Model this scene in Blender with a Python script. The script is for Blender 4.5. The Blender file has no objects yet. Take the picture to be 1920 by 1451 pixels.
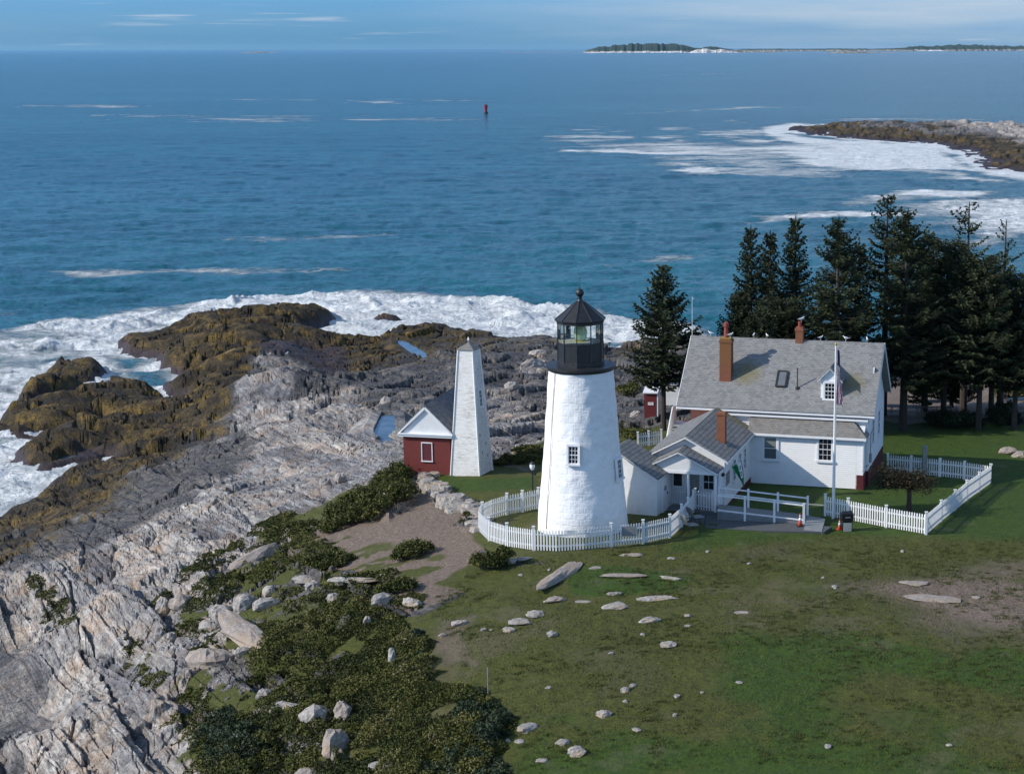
import bpy, math, random
import numpy as np
from mathutils import Vector, Matrix
random.seed(7)
rad = math.radians
S = bpy.context.scene
COL = S.collection
# ------------------------------------------------------------------ camera
F, PX, PY, CH, ROLL, HZ = 3200., 1260., 725.5, 38.75, 0.0026, 90.
PITCH = math.atan((PY-HZ)/F); CP, SP = math.cos(PITCH), math.sin(PITCH)
cam = bpy.data.cameras.new('camera'); camo = bpy.data.objects.new('camera', cam); COL.objects.link(camo)
cam.sensor_width = 36; cam.lens = 36*F/1920; cam.shift_x = -(PX-960)/1920
cam.clip_start = 1; cam.clip_end = 90000
camo.location = (0, 0, CH)
camo.matrix_world = Matrix.Translation((0, 0, CH)) @ Matrix.Rotation(math.pi/2-PITCH, 4, 'X') @ Matrix.Rotation(-ROLL, 4, 'Z')
S.camera = camo
# ------------------------------------------------------------------ light
SUN_EL = rad(31); LH = rad(14)      # light travels towards +x, turned LH towards +y
sd = Vector((-math.cos(LH)*math.cos(SUN_EL), -math.sin(LH)*math.cos(SUN_EL), math.sin(SUN_EL)))
sun = bpy.data.lights.new('sun', 'SUN'); sun.energy = 4.4; sun.angle = rad(.6); sun.color = (1, .93, .83)
suno = bpy.data.objects.new('sun', sun); COL.objects.link(suno)
suno.rotation_euler = sd.to_track_quat('Z', 'Y').to_euler()
W = bpy.data.worlds.new('World'); S.world = W; W.use_nodes = True
wn, wl = W.node_tree.nodes, W.node_tree.links; wn.clear()
def N(t, **k):
    n = wn.new(t)
    for a, v in k.items(): setattr(n, a, v)
    return n
sky = N('ShaderNodeTexSky', sky_type='NISHITA'); sky.sun_disc = False; sky.sun_elevation = SUN_EL
sky.sun_rotation = math.atan2(sd.x, sd.y); sky.air_density = 1.0; sky.dust_density = .6; sky.ozone_density = 3.0
tc = N('ShaderNodeTexCoord'); mp = N('ShaderNodeMapping'); mp.inputs['Scale'].default_value = (4, 4, 55)
mp.inputs['Location'].default_value = (3.1, 0, .35)
nz = N('ShaderNodeTexNoise'); nz.inputs['Scale'].default_value = 1.0; nz.inputs['Detail'].default_value = 8; nz.inputs['Roughness'].default_value = .55
rp = N('ShaderNodeMapRange'); rp.inputs['From Min'].default_value = .42; rp.inputs['From Max'].default_value = .75
sx = N('ShaderNodeSeparateXYZ'); rx = N('ShaderNodeMapRange'); rx.inputs['From Min'].default_value = -.16; rx.inputs['From Max'].default_value = .14
rx.inputs['To Min'].default_value = .17; rx.inputs['To Max'].default_value = 1.0
mu = N('ShaderNodeMath', operation='MULTIPLY')
mx = N('ShaderNodeMixRGB'); mx.inputs['Color2'].default_value = (6.4, 7.4, 8.5, 1)
tint = N('ShaderNodeMixRGB', blend_type='MULTIPLY'); tint.inputs['Fac'].default_value = 1; 
tr_ = N('ShaderNodeValToRGB'); e = tr_.color_ramp.elements; e[0].position = .0; e[0].color = (.125, .40, .93, 1); e[1].position = .5; e[1].color = (1.0, 1.02, .98, 1)
ml = N('ShaderNodeMixRGB', blend_type='MULTIPLY'); ml.inputs[0].default_value = 1; ml.inputs[2].default_value = (2.2, 2.2, 2.2, 1)
bg = N('ShaderNodeBackground'); bg.inputs['Strength'].default_value = .089; wo = N('ShaderNodeOutputWorld')
wl.new(tc.outputs['Generated'], mp.inputs[0]); wl.new(mp.outputs[0], nz.inputs[0]); wl.new(nz.outputs[0], rp.inputs[0])
wl.new(tc.outputs['Generated'], sx.inputs[0]); wl.new(sx.outputs[0], rx.inputs[0])
ad = N('ShaderNodeMath', operation='MULTIPLY_ADD'); ad.inputs[1].default_value = .7; ad.inputs[2].default_value = .32; wl.new(rp.outputs[0], ad.inputs[0]); wl.new(ad.outputs[0], mu.inputs[0]); wl.new(rx.outputs[0], mu.inputs[1]); cz = N('ShaderNodeMapRange'); cz.inputs['From Min'].default_value = .08; cz.inputs['From Max'].default_value = .35; cz.inputs['To Min'].default_value = 1; cz.inputs['To Max'].default_value = .12
wl.new(sx.outputs[2], cz.inputs[0]); m2_ = N('ShaderNodeMath', operation='MULTIPLY'); wl.new(mu.outputs[0], m2_.inputs[0]); wl.new(cz.outputs[0], m2_.inputs[1]); mp2 = N('ShaderNodeMapping'); mp2.inputs['Scale'].default_value = (11, 11, 330); mp2.inputs['Location'].default_value = (1.3, 4, 2.2); nz2_ = N('ShaderNodeTexNoise'); nz2_.inputs['Scale'].default_value = 1; nz2_.inputs['Detail'].default_value = 5
wr_ = N('ShaderNodeMapRange'); wr_.inputs['From Min'].default_value = .60; wr_.inputs['From Max'].default_value = .74; wr_.inputs['To Max'].default_value = .75; wl.new(tc.outputs['Generated'], mp2.inputs[0]); wl.new(mp2.outputs[0], nz2_.inputs[0]); wl.new(nz2_.outputs[0], wr_.inputs[0])
mx_ = N('ShaderNodeMath', operation='MAXIMUM'); wl.new(m2_.outputs[0], mx_.inputs[0]); w2_ = N('ShaderNodeMath', operation='MULTIPLY'); wl.new(wr_.outputs[0], w2_.inputs[0]); wl.new(cz.outputs[0], w2_.inputs[1]); wl.new(w2_.outputs[0], mx_.inputs[1]); wl.new(mx_.outputs[0], mx.inputs[0])
wl.new(sx.outputs[2], tr_.inputs[0]); wl.new(tr_.outputs[0], ml.inputs[1]); wl.new(ml.outputs[0], tint.inputs[2]); wl.new(sky.outputs[0], tint.inputs[1]); wl.new(tint.outputs[0], mx.inputs[1]); wl.new(mx.outputs[0], bg.inputs[0]); wl.new(bg.outputs[0], wo.inputs[0])
S.view_settings.view_transform = 'Standard'; S.view_settings.look = 'None'; S.view_settings.gamma = 1
S.view_settings.exposure = 0.0
S.render.engine = 'CYCLES'

# ------------------------------------------------------------------ helpers
def ray(px, py):
    u = (px-PX)/F; v = (PY-py)/F; c, s = math.cos(ROLL), math.sin(ROLL)
    u, v = u*c+v*s, -u*s+v*c
    return (u, CP+v*SP, -SP+v*CP)
def g(px, py, z):
    d = ray(px, py); t = (z-CH)/d[2]; return (d[0]*t, d[1]*t)
def tag(o, label=None, cat=None, group=None, kind=None):
    if label: o['label'] = label
    if cat: o['category'] = cat
    if group: o['group'] = group
    if kind: o['kind'] = kind
    return o
def empty(name, loc, rz=0, label=None, cat=None, group=None):
    o = bpy.data.objects.new(name, None); COL.objects.link(o); o.location = loc; o.rotation_euler = (0, 0, rz)
    o.empty_display_size = .3
    return tag(o, label, cat, group)
def copy_tree(o, parent=None):
    c = o.copy(); COL.objects.link(c); c.parent = parent
    for ch in list(o.children): copy_tree(ch, c)
    return c
class MB:
    def __init__(s): s.v = []; s.f = []; s.m = []
    def add(s, vs, fs, mi=0):
        b = len(s.v); s.v += [tuple(p) for p in vs]; s.f += [tuple(i+b for i in q) for q in fs]; s.m += [mi]*len(fs); return s
    def box(s, a, b, mi=0):
        (x0, y0, z0), (x1, y1, z1) = a, b
        x0, x1 = sorted((x0, x1)); y0, y1 = sorted((y0, y1)); z0, z1 = sorted((z0, z1))
        return s.add([(x0,y0,z0),(x1,y0,z0),(x1,y1,z0),(x0,y1,z0),(x0,y0,z1),(x1,y0,z1),(x1,y1,z1),(x0,y1,z1)],
            [(3,2,1,0),(4,5,6,7),(0,1,5,4),(1,2,6,5),(2,3,7,6),(3,0,4,7)], mi)
    def bar(s, p, q, w, h, mi=0, up=(0, 0, 1)):      # box beam from p to q
        p, q = Vector(p), Vector(q); d = (q-p).normalized(); r = d.cross(Vector(up))
        if r.length < 1e-4: r = d.cross(Vector((0, 1, 0)))
        r.normalize(); u = r.cross(d); r *= w/2; u *= h/2
        return s.add([p-r-u, p+r-u, p+r+u, p-r+u, q-r-u, q+r-u, q+r+u, q-r+u],
            [(0,1,2,3),(7,6,5,4),(0,4,5,1),(1,5,6,2),(2,6,7,3),(3,7,4,0)], mi)
    def prism(s, poly, d, mi=0):                     # poly list of 3d pts extruded by vector d
        n = len(poly); d = Vector(d); vs = [Vector(p) for p in poly]; vs += [p+d for p in vs]
        return s.add(vs, [tuple(range(n-1, -1, -1)), tuple(range(n, 2*n))]+[(i, (i+1) % n, n+(i+1) % n, n+i) for i in range(n)], mi)
    def tube(s, p, q, r0, r1=None, n=8, mi=0):
        r1 = r0 if r1 is None else r1; p, q = Vector(p), Vector(q); d = (q-p).normalized()
        a = d.orthogonal().normalized(); b = d.cross(a); vs = []
        for c, r in ((p, r0), (q, r1)):
            vs += [c+a*r*math.cos(2*math.pi*i/n)+b*r*math.sin(2*math.pi*i/n) for i in range(n)]
        return s.add(vs, [(i, (i+1) % n, n+(i+1) % n, n+i) for i in range(n)]+[tuple(range(n-1, -1, -1)), tuple(range(n, 2*n))], mi)
    def lathe(s, prof, n=24, c=(0, 0), mi=0, a0=0, cap=True):
        vs = []; k = len(prof)
        for r, z in prof: vs += [(c[0]+r*math.cos(a0+2*math.pi*i/n), c[1]+r*math.sin(a0+2*math.pi*i/n), z) for i in range(n)]
        fs = [(j*n+i, j*n+(i+1) % n, (j+1)*n+(i+1) % n, (j+1)*n+i) for j in range(k-1) for i in range(n)]
        if cap: fs += [tuple(range(n-1, -1, -1)), tuple((k-1)*n+i for i in range(n))]
        return s.add(vs, fs, mi)
    def build(s, name, mats, parent=None, smooth=False, bevel=0):
        me = bpy.data.meshes.new(name); me.from_pydata(s.v, [], s.f)
        for m in (mats if isinstance(mats, (list, tuple)) else [mats]): me.materials.append(m)
        if any(s.m): me.polygons.foreach_set('material_index', s.m)
        if smooth: me.polygons.foreach_set('use_smooth', [True]*len(me.polygons))
        me.update(); o = bpy.data.objects.new(name, me); COL.objects.link(o); o.parent = parent
        if bevel:
            b = o.modifiers.new('bevel', 'BEVEL'); b.width = bevel; b.segments = 2; b.limit_method = 'ANGLE'
        return o
def npmesh(name, V, Q, mats, parent=None, smooth=True, attrs=None):
    me = bpy.data.meshes.new(name); V = np.asarray(V, np.float32); Q = np.asarray(Q, np.int32); k = Q.shape[1]
    me.vertices.add(len(V)); me.vertices.foreach_set('co', V.ravel())
    me.loops.add(Q.size); me.loops.foreach_set('vertex_index', Q.ravel())
    me.polygons.add(len(Q)); me.polygons.foreach_set('loop_start', np.arange(0, Q.size, k, dtype=np.int32))
    me.polygons.foreach_set('loop_total', np.full(len(Q), k, np.int32))
    me.polygons.foreach_set('use_smooth', np.full(len(Q), smooth))
    for m in (mats if isinstance(mats, (list, tuple)) else [mats]): me.materials.append(m)
    for an, A in (attrs or {}).items():
        if A.ndim == 2:
            at = me.attributes.new(an, 'FLOAT_COLOR', 'POINT'); B = np.ones((len(V), 4), np.float32); B[:, :A.shape[1]] = A
            at.data.foreach_set('color', B.ravel())
        else:
            at = me.attributes.new(an, 'FLOAT', 'POINT'); at.data.foreach_set('value', A.astype(np.float32))
    me.update(calc_edges=True); o = bpy.data.objects.new(name, me); COL.objects.link(o); o.parent = parent
    return o
# numpy noise
def h2(i, j, seed=0):
    i = i.astype(np.int64) & 0xffffffff; j = j.astype(np.int64) & 0xffffffff
    h = (i*374761393+j*668265263+seed*974634777) & 0xffffffff
    h = ((h ^ (h >> 13))*1274126177) & 0xffffffff; h = ((h ^ (h >> 16))*2246822519) & 0xffffffff
    return ((h ^ (h >> 15)) & 0xffffff).astype(np.float32)/16777216.
def vn(x, y, seed=0):
    xi, yi = np.floor(x), np.floor(y); fx, fy = x-xi, y-yi; fx = fx*fx*(3-2*fx); fy = fy*fy*(3-2*fy)
    a = h2(xi, yi, seed); b = h2(xi+1, yi, seed); c = h2(xi, yi+1, seed); d = h2(xi+1, yi+1, seed)
    return (a*(1-fx)+b*fx)*(1-fy)+(c*(1-fx)+d*fx)*fy
def fbm(x, y, o=4, seed=0, r=.5):
    s = 0; a = 1; t = 0
    for k in range(o):
        s = s+a*vn(x, y, seed+k*7); t += a; a *= r; x = x*2.03+5.1; y = y*2.03+1.7
    return s/t
def sst(a, b, x):
    t = np.clip((x-a)/(b-a), 0, 1); return t*t*(3-2*t)
def sdf(P, X, Y):            # signed distance, positive inside
    P = np.asarray(P, float); n = len(P); d = np.full(X.shape, 1e9); ins = np.zeros(X.shape, bool)
    for i in range(n):
        ax, ay = P[i]; bx, by = P[(i+1) % n]; ex, ey = bx-ax, by-ay; L = ex*ex+ey*ey+1e-12
        t = np.clip(((X-ax)*ex+(Y-ay)*ey)/L, 0, 1); d = np.minimum(d, np.hypot(X-ax-t*ex, Y-ay-t*ey))
        c = ((ay > Y) != (by > Y)); xx = ax+(Y-ay)*ex/np.where(abs(ey) < 1e-12, 1e-12, ey); ins ^= c & (X < xx)
    return np.where(ins, d, -d)
def worley(x, y, seed=0):
    xi, yi = np.floor(x), np.floor(y); d1 = np.full(x.shape, 9.); d2 = np.full(x.shape, 9.); cid = np.zeros(x.shape)
    for a in (-1, 0, 1):
        for b in (-1, 0, 1):
            cx, cy = xi+a, yi+b; d = np.hypot(cx+h2(cx, cy, seed)-x, cy+h2(cx, cy, seed+1)-y); r = h2(cx, cy, seed+2)
            n = d < d1; d2 = np.where(n, d1, np.minimum(d2, d)); cid = np.where(n, r, cid); d1 = np.where(n, d, d1)
    return d1, d2, cid
# ------------------------------------------------------------------ materials
class NT:
    def __init__(s, name):
        s.mat = bpy.data.materials.new(name); s.mat.use_nodes = True; s.t = s.mat.node_tree; s.t.nodes.clear()
        s.out = s.n('ShaderNodeOutputMaterial'); s.b = s.n('ShaderNodeBsdfPrincipled'); s.l(s.b.outputs[0], s.out.inputs[0])
        s.co = s.n('ShaderNodeTexCoord').outputs['Object']
    def n(s, t, **k):
        n = s.t.nodes.new(t)
        for a, v in k.items(): setattr(n, a, v)
        return n
    def l(s, a, b): s.t.links.new(a, b)
    def set(s, sock, v):
        if isinstance(v, bpy.types.NodeSocket): s.l(v, sock)
        elif isinstance(v, (tuple, list)): sock.default_value = tuple(v)+((1,) if len(v) == 3 and len(sock.default_value) == 4 else ())
        else: sock.default_value = v
    def map(s, scale=(1, 1, 1), rot=(0, 0, 0), loc=(0, 0, 0), v=None):
        m = s.n('ShaderNodeMapping'); s.l(v or s.co, m.inputs[0]); m.inputs['Scale'].default_value = scale
        m.inputs['Rotation'].default_value = rot; m.inputs['Location'].default_value = loc; return m.outputs[0]
    def noise(s, sc, v=None, det=4, ro=.55, dist=0):
        n = s.n('ShaderNodeTexNoise'); n.inputs['Scale'].default_value = sc; n.inputs['Detail'].default_value = det
        n.inputs['Roughness'].default_value = ro; n.inputs['Distortion'].default_value = dist; s.l(v or s.co, n.inputs[0]); return n.outputs[0]
    def rng(s, x, a, b, c=0, d=1):
        n = s.n('ShaderNodeMapRange'); s.set(n.inputs[0], x)
        for i, q in enumerate((a, b, c, d)): s.set(n.inputs[i+1], q)
        return n.outputs[0]
    def mix(s, f, a, b, mode='MIX'):
        n = s.n('ShaderNodeMixRGB', blend_type=mode); s.set(n.inputs[0], f); s.set(n.inputs[1], a); s.set(n.inputs[2], b); return n.outputs[0]
    def math(s, op, a, b=0, c=0):
        n = s.n('ShaderNodeMath', operation=op); s.set(n.inputs[0], a); s.set(n.inputs[1], b); s.set(n.inputs[2], c); return n.outputs[0]
    def ramp(s, x, stops):
        n = s.n('ShaderNodeValToRGB'); e = n.color_ramp.elements
        while len(e) < len(stops): e.new(.5)
        for q, (p, c) in zip(e, stops): q.position = p; q.color = tuple(c)+(1,)
        s.l(x, n.inputs[0]); return n.outputs[0]
    def attr(s, name):
        n = s.n('ShaderNodeAttribute', attribute_name=name); return n
    def sep(s, v):
        n = s.n('ShaderNodeSeparateXYZ'); s.l(v, n.inputs[0]); return n.outputs
    def comb(s, x, y, z):
        n = s.n('ShaderNodeCombineXYZ'); [s.set(n.inputs[i], q) for i, q in enumerate((x, y, z))]; return n.outputs[0]
    def bump(s, h, dist=.02, st=1.0):
        n = s.n('ShaderNodeBump'); n.inputs['Strength'].default_value = st; n.inputs['Distance'].default_value = dist
        s.l(h, n.inputs['Height']); s.l(n.outputs[0], s.b.inputs['Normal']); return n
    def col(s, c): s.set(s.b.inputs['Base Color'], c); return s
    def rough(s, r): s.set(s.b.inputs['Roughness'], r); return s
def paint(name, c, c2=None, sc=3, rough=.6, bump=0, bs=20):
    t = NT(name); c2 = c2 or tuple(x*.8 for x in c)
    f = t.rng(t.noise(sc, det=6), .35, .7); t.col(t.mix(f, c, c2)); t.rough(rough)
    if bump: t.bump(t.noise(bs, det=4), bump)
    return t.mat
WHITE = (.80, .80, .79)
def m_clap(name='clapboard', p=.125, c=WHITE):
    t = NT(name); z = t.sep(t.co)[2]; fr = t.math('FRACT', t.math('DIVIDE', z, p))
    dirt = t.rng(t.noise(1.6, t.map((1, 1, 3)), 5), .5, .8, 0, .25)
    t.col(t.mix(t.math('MULTIPLY', t.rng(fr, 0, .13, 1, 0), .45), t.mix(dirt, c, (.5, .5, .46)), (.3, .32, .34))); t.rough(.55)  # thin dark line per board puts the lap's shadow into the colour
    t.bump(t.math('SUBTRACT', 1, fr), .03); return t.mat
def m_shingle(name, axis, row=.13, c1=(.275, .278, .275), c2=(.15, .153, .155), line=.5, moss=None):
    t = NT(name); x, y, z = t.sep(t.co)
    v = t.comb(x if axis == 'u' else y, t.math('MULTIPLY', z, 1.45 if axis == 'u' else 2.0), 0)
    b = t.n('ShaderNodeTexBrick'); t.l(v, b.inputs[0]); b.inputs['Scale'].default_value = 1; b.inputs['Brick Width'].default_value = .24
    b.inputs['Row Height'].default_value = row; b.inputs['Mortar Size'].default_value = .012; b.inputs['Mortar Smooth'].default_value = .6
    b.inputs['Color1'].default_value = c1+(1,); b.inputs['Color2'].default_value = c2+(1,); b.inputs['Mortar'].default_value = (.07, .07, .07, 1)
    n2 = t.noise(2.2, v, 6, .65); n3 = t.noise(9, v, 3)
    c = t.mix(t.rng(n2, .35, .7, 0, .75), b.outputs[0], (.255, .25, .24)); c = t.mix(t.rng(n3, .55, .8, 0, .55), c, (.33, .315, .28))
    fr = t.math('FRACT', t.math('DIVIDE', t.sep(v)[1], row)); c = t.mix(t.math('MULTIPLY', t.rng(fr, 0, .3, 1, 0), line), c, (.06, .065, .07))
    if moss:
        for (mx_, my_, mz_, r_) in moss:
            d = t.n('ShaderNodeVectorMath', operation='DISTANCE'); t.l(t.co, d.inputs[0]); d.inputs[1].default_value = (mx_, my_, mz_)
            f = t.rng(t.math('ADD', d.outputs['Value'], t.math('MULTIPLY', n3, .5)), r_*.5+.2, r_+.45, .6, 0)
            c = t.mix(f, c, (.17, .14, .035))
    t.col(c); t.rough(.9); t.bump(t.math('ADD', t.math('SUBTRACT', 1, fr), t.math('MULTIPLY', n3, .4)), .03); return t.mat
def m_brick(name, c1, c2, mortar, sc=1.0, top=None):
    t = NT(name); x, y, z = t.sep(t.co); v = t.comb(t.math('ADD', x, y), z, 0)
    b = t.n('ShaderNodeTexBrick'); t.l(v, b.inputs[0]); b.inputs['Scale'].default_value = 1; b.inputs['Brick Width'].default_value = .21*sc
    b.inputs['Row Height'].default_value = .075*sc; b.inputs['Mortar Size'].default_value = .008; b.inputs['Color1'].default_value = c1+(1,)
    b.inputs['Color2'].default_value = c2+(1,); b.inputs['Mortar'].default_value = mortar+(1,); c = b.outputs[0]
    c = t.mix(t.rng(t.noise(3, det=5), .4, .75, 0, .45), c, tuple(q*.65 for q in c1))
    if top: c = t.mix(t.rng(z, top[0], top[1]), c, top[2])
    t.col(c); t.rough(.85); t.bump(b.outputs[1], -.008); return t.mat
def m_rock(name='rock'):
    t = NT(name); A = t.attr('mask'); B = t.attr('mask2')
    a = t.n('ShaderNodeSeparateColor'); t.l(A.outputs['Color'], a.inputs[0]); b = t.n('ShaderNodeSeparateColor'); t.l(B.outputs['Color'], b.inputs[0])
    grass, dirt, pale = a.outputs; algae, vivid, wet_shade = b.outputs
    ms = t.map((.16, 1.7, 1.2), v=t.map(rot=(0, 0, rad(60)))); ms2 = t.map((.35, 1.4, 1.4), v=t.map(rot=(0, 0, rad(20))))
    n1 = t.noise(.45, det=7, ro=.65); n2 = t.noise(2.2, ms, 6, .7); n2b = t.noise(1.8, ms2, 6, .7); n3 = t.noise(7, det=5, ro=.7); n4 = t.noise(.12, det=4); n5 = t.noise(20, det=3, ro=.7)
    palec = t.ramp(t.math('ADD', t.math('MULTIPLY', n2, .6), t.math('MULTIPLY', n3, .4)), [(.36, (.045, .044, .046)), (.445, (.155, .148, .145)), (.52, (.32, .308, .295)), (.60, (.53, .515, .49)), (.74, (.74, .73, .705))])
    palec = t.mix(t.rng(n1, .46, .62, 0, .55), palec, t.ramp(n3, [(.3, (.20, .135, .10)), (.6, (.44, .315, .21)), (.8, (.55, .45, .33))]))
    palec = t.mix(t.rng(n4, .45, .6, 0, .55), palec, t.mix(.5, palec, (.24, .25, .27)))
    vo = t.n('ShaderNodeTexVoronoi', feature='DISTANCE_TO_EDGE'); t.l(t.map((.16, 1.5, 1), v=t.map(rot=(0, 0, rad(60)), v=t.mix(.12, t.co, t.n('ShaderNodeTexNoise').outputs[1]))), vo.inputs[0]); vo.inputs['Scale'].default_value = 1.0
    ck = t.rng(vo.outputs[0], .0, .05, .75, 0); palec = t.mix(t.math('MULTIPLY', ck, t.rng(n1, .4, .6)), palec, (.07, .062, .058))
    dark = t.ramp(t.math('ADD', t.math('MULTIPLY', n2b, .6), t.math('MULTIPLY', n3, .4)), [(.3, (.016, .018, .022)), (.45, (.055, .055, .058)), (.56, (.125, .118, .112)), (.68, (.28, .26, .24))])
    to = t.attr('tone').outputs['Fac']; tn = t.ramp(to, [(.15, (.42, .42, .45)), (.38, (.82, .82, .84)), (.6, (1.10, 1.06, 1.0)), (.85, (1.42, 1.36, 1.28))])
    brk = t.math('ADD', t.math('MULTIPLY', t.math('SUBTRACT', n3, .5), .9), t.math('MULTIPLY', t.math('SUBTRACT', n1, .5), 1.4))
    pale = t.rng(t.math('ADD', pale, brk), .25, .75); algae = t.rng(t.math('ADD', algae, brk), .3, .7)
    rk = t.mix(pale, dark, palec)
    al = t.ramp(t.math('ADD', t.math('MULTIPLY', n1, .5), t.math('MULTIPLY', n3, .5)), [(.38, (.006, .005, .004)), (.47, (.022, .016, .009)), (.53, (.065, .045, .013)), (.61, (.20, .13, .026)), (.72, (.17, .13, .08))])
    rk = t.mix(1.0, t.mix(algae, rk, al), tn, 'MULTIPLY'); rk = t.mix(wet_shade, rk, t.mix(t.rng(n3, .3, .7), (.010, .008, .012), (.055, .03, .032)))  # same near-black for wet rock and the painted wall shade
    # dirt
    dc = t.ramp(n3, [(.3, (.12, .084, .060)), (.52, (.22, .165, .125)), (.7, (.34, .275, .225))])
    # lawn
    g1 = t.ramp(t.math('ADD', t.math('MULTIPLY', n3, .45), t.math('MULTIPLY', n5, .55)), [(.32, (.034, .046, .004)), (.5, (.086, .096, .011)), (.68, (.155, .138, .033))])
    g2 = t.ramp(t.math('ADD', t.math('MULTIPLY', n3, .5), t.math('MULTIPLY', n5, .5)), [(.32, (.020, .048, .002)), (.55, (.054, .102, .004)), (.7, (.115, .148, .014))])
    n6 = t.noise(2.6, t.map((.8, 1.3, 1)), 6, .7); g1 = t.mix(t.rng(n6, .34, .5, .55, 0), g1, (.022, .030, .006)); g1 = t.mix(t.rng(n6, .58, .74, 0, .45), g1, (.15, .12, .05)); g2 = t.mix(t.rng(n6, .34, .5, .5, 0), g2, (.010, .030, .003))
    gv = t.rng(t.math('ADD', vivid, t.math('MULTIPLY', t.math('SUBTRACT', n1, .5), 1.6)), .25, .75)
    gc = t.mix(gv, g1, g2); gc = t.mix(t.rng(t.math('MULTIPLY', n4, n1), .30, .38, 0, .45), gc, (.17, .14, .085))
    gd = t.rng(t.math('ADD', grass, t.math('MULTIPLY', t.math('SUBTRACT', n3, .5), .9)), .35, .65)
    dd = t.rng(t.math('ADD', dirt, t.math('MULTIPLY', t.math('SUBTRACT', n3, .5), .9)), .35, .65)
    c = t.mix(dd, rk, dc); c = t.mix(gd, c, gc); t.col(c)
    t.set(t.b.inputs['Roughness'], t.rng(wet_shade, 0, 1, .85, .6)); t.b.inputs['Specular IOR Level'].default_value = .35
    rb = t.math('ADD', t.math('MULTIPLY', n2, .55), t.math('ADD', t.math('MULTIPLY', n3, .35), t.math('MULTIPLY', n5, .14)))
    gb = t.math('ADD', t.math('MULTIPLY', n5, .35), t.math('MULTIPLY', n3, .25))
    soft = t.math('MAXIMUM', gd, dd); hb = t.n('ShaderNodeMix'); t.set(hb.inputs[0], soft); t.l(rb, hb.inputs[2]); t.l(gb, hb.inputs[3])
    t.bump(hb.outputs[0], .28); return t.mat
def m_stone(name='boulder_stone', dark=0):
    t = NT(name); n = t.noise(5, det=6, ro=.7); n1 = t.noise(1.3, det=3); rn = t.n('ShaderNodeObjectInfo').outputs['Random']
    c = t.ramp(n, [(.3, (.12, .108, .098)), (.45, (.29, .265, .24)), (.58, (.46, .43, .395)), (.74, (.64, .61, .57))])
    c = t.mix(t.rng(n1, .48, .62, 0, .7), c, (.42, .30, .18)); c = t.mix(t.math('MULTIPLY', rn, .45), c, (.24, .225, .21))
    if dark: c = t.mix(dark, c, (.30, .235, .185))
    t.col(c); t.rough(.9); t.bump(n, .08); return t.mat
def m_leaf(name, cols, tr=.25):
    t = NT(name); v = t.attr('tint').outputs['Fac']; c = t.ramp(v, cols); t.col(c); t.rough(.7)
    t.b.inputs['Specular IOR Level'].default_value = .2; return t.mat
def m_sea():
    t = NT('sea_water'); A = t.attr('foam'); a = t.n('ShaderNodeSeparateColor'); t.l(A.outputs['Color'], a.inputs[0]); foam, aer, dist = a.outputs
    w1 = t.noise(.16, t.map((.42, 1, 1), (0, 0, rad(6))), 6, .62, .4); w2 = t.noise(.9, t.map((.5, 1, 1), (0, 0, rad(-8))), 5, .6, .3); w0 = t.noise(.028, t.map((.5, 1, 1)), 5, .6); wf = t.noise(.006, t.map((.35, 1, 1), (0,0,rad(4))), 6, .6)
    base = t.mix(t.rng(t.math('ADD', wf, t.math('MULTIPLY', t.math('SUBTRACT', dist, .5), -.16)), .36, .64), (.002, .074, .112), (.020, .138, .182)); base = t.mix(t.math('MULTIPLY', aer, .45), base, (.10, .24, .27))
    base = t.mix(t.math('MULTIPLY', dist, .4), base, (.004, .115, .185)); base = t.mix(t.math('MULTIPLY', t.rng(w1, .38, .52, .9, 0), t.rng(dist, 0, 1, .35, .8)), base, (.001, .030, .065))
    fn = t.noise(.35, t.map((.55, 1, 1), (0, 0, rad(10))), 9, .72, .8); fn2 = t.noise(.045, t.map((.45, 1, 1), (0, 0, rad(5))), 11, .78, .8)
    nn = t.math('ADD', t.math('MULTIPLY', fn, .55), t.math('MULTIPLY', fn2, .45))
    nf = t.n('ShaderNodeMix'); t.set(nf.inputs[0], dist); t.l(nn, nf.inputs[2]); t.l(fn2, nf.inputs[3])
    th = t.math('SUBTRACT', .74, t.math('MULTIPLY', foam, .46)); f = t.rng(nf.outputs[0], t.math('SUBTRACT', th, .05), t.math('ADD', th, .12)); f = t.math('MULTIPLY', f, t.rng(foam, .02, .15))
    t.col(t.mix(f, base, t.mix(t.rng(fn, .35, .65), (.50, .55, .57), (.84, .86, .86)))); t.set(t.b.inputs['Roughness'], t.rng(f, 0, 1, .15, .8)); t.b.inputs['IOR'].default_value = 1.27; t.set(t.b.inputs['Specular IOR Level'], t.rng(dist, 0, 1, .5, .10))
    h = t.math('ADD', t.math('MULTIPLY', w0, 1.6), t.math('ADD', t.math('MULTIPLY', w1, 1.3), t.math('MULTIPLY', w2, .55))); h = t.math('ADD', h, t.math('MULTIPLY', t.math('MULTIPLY', fn, f), .8))
    t.bump(h, 1.3); return t.mat
M = {}
M['rock'] = m_rock(); M['stone'] = m_stone(); M['tanstone'] = m_stone('tan_stone', .5); M['sea'] = m_sea()
M['white'] = paint('white_paint', WHITE, (.70, .71, .70), 2.5, .5)
M['trim'] = paint('white_trim', (.82, .82, .82), (.75, .76, .76), 2, .45)
M['clap'] = m_clap()
M['gable_boards'] = paint('gable_boards', (.78, .78, .77), (.7, .7, .69), 2)
M['roof'] = m_shingle('grey_shingles', 'u', .14, moss=[(-7.6, 2.5, 6.3, 1.0), (-1.0, 2.2, 5.9, .8)], line=.35)
M['shedroof'] = m_shingle('shed_shingles', 'u', .12, (.24, .22, .19), (.15, .14, .125), .45)
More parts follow.
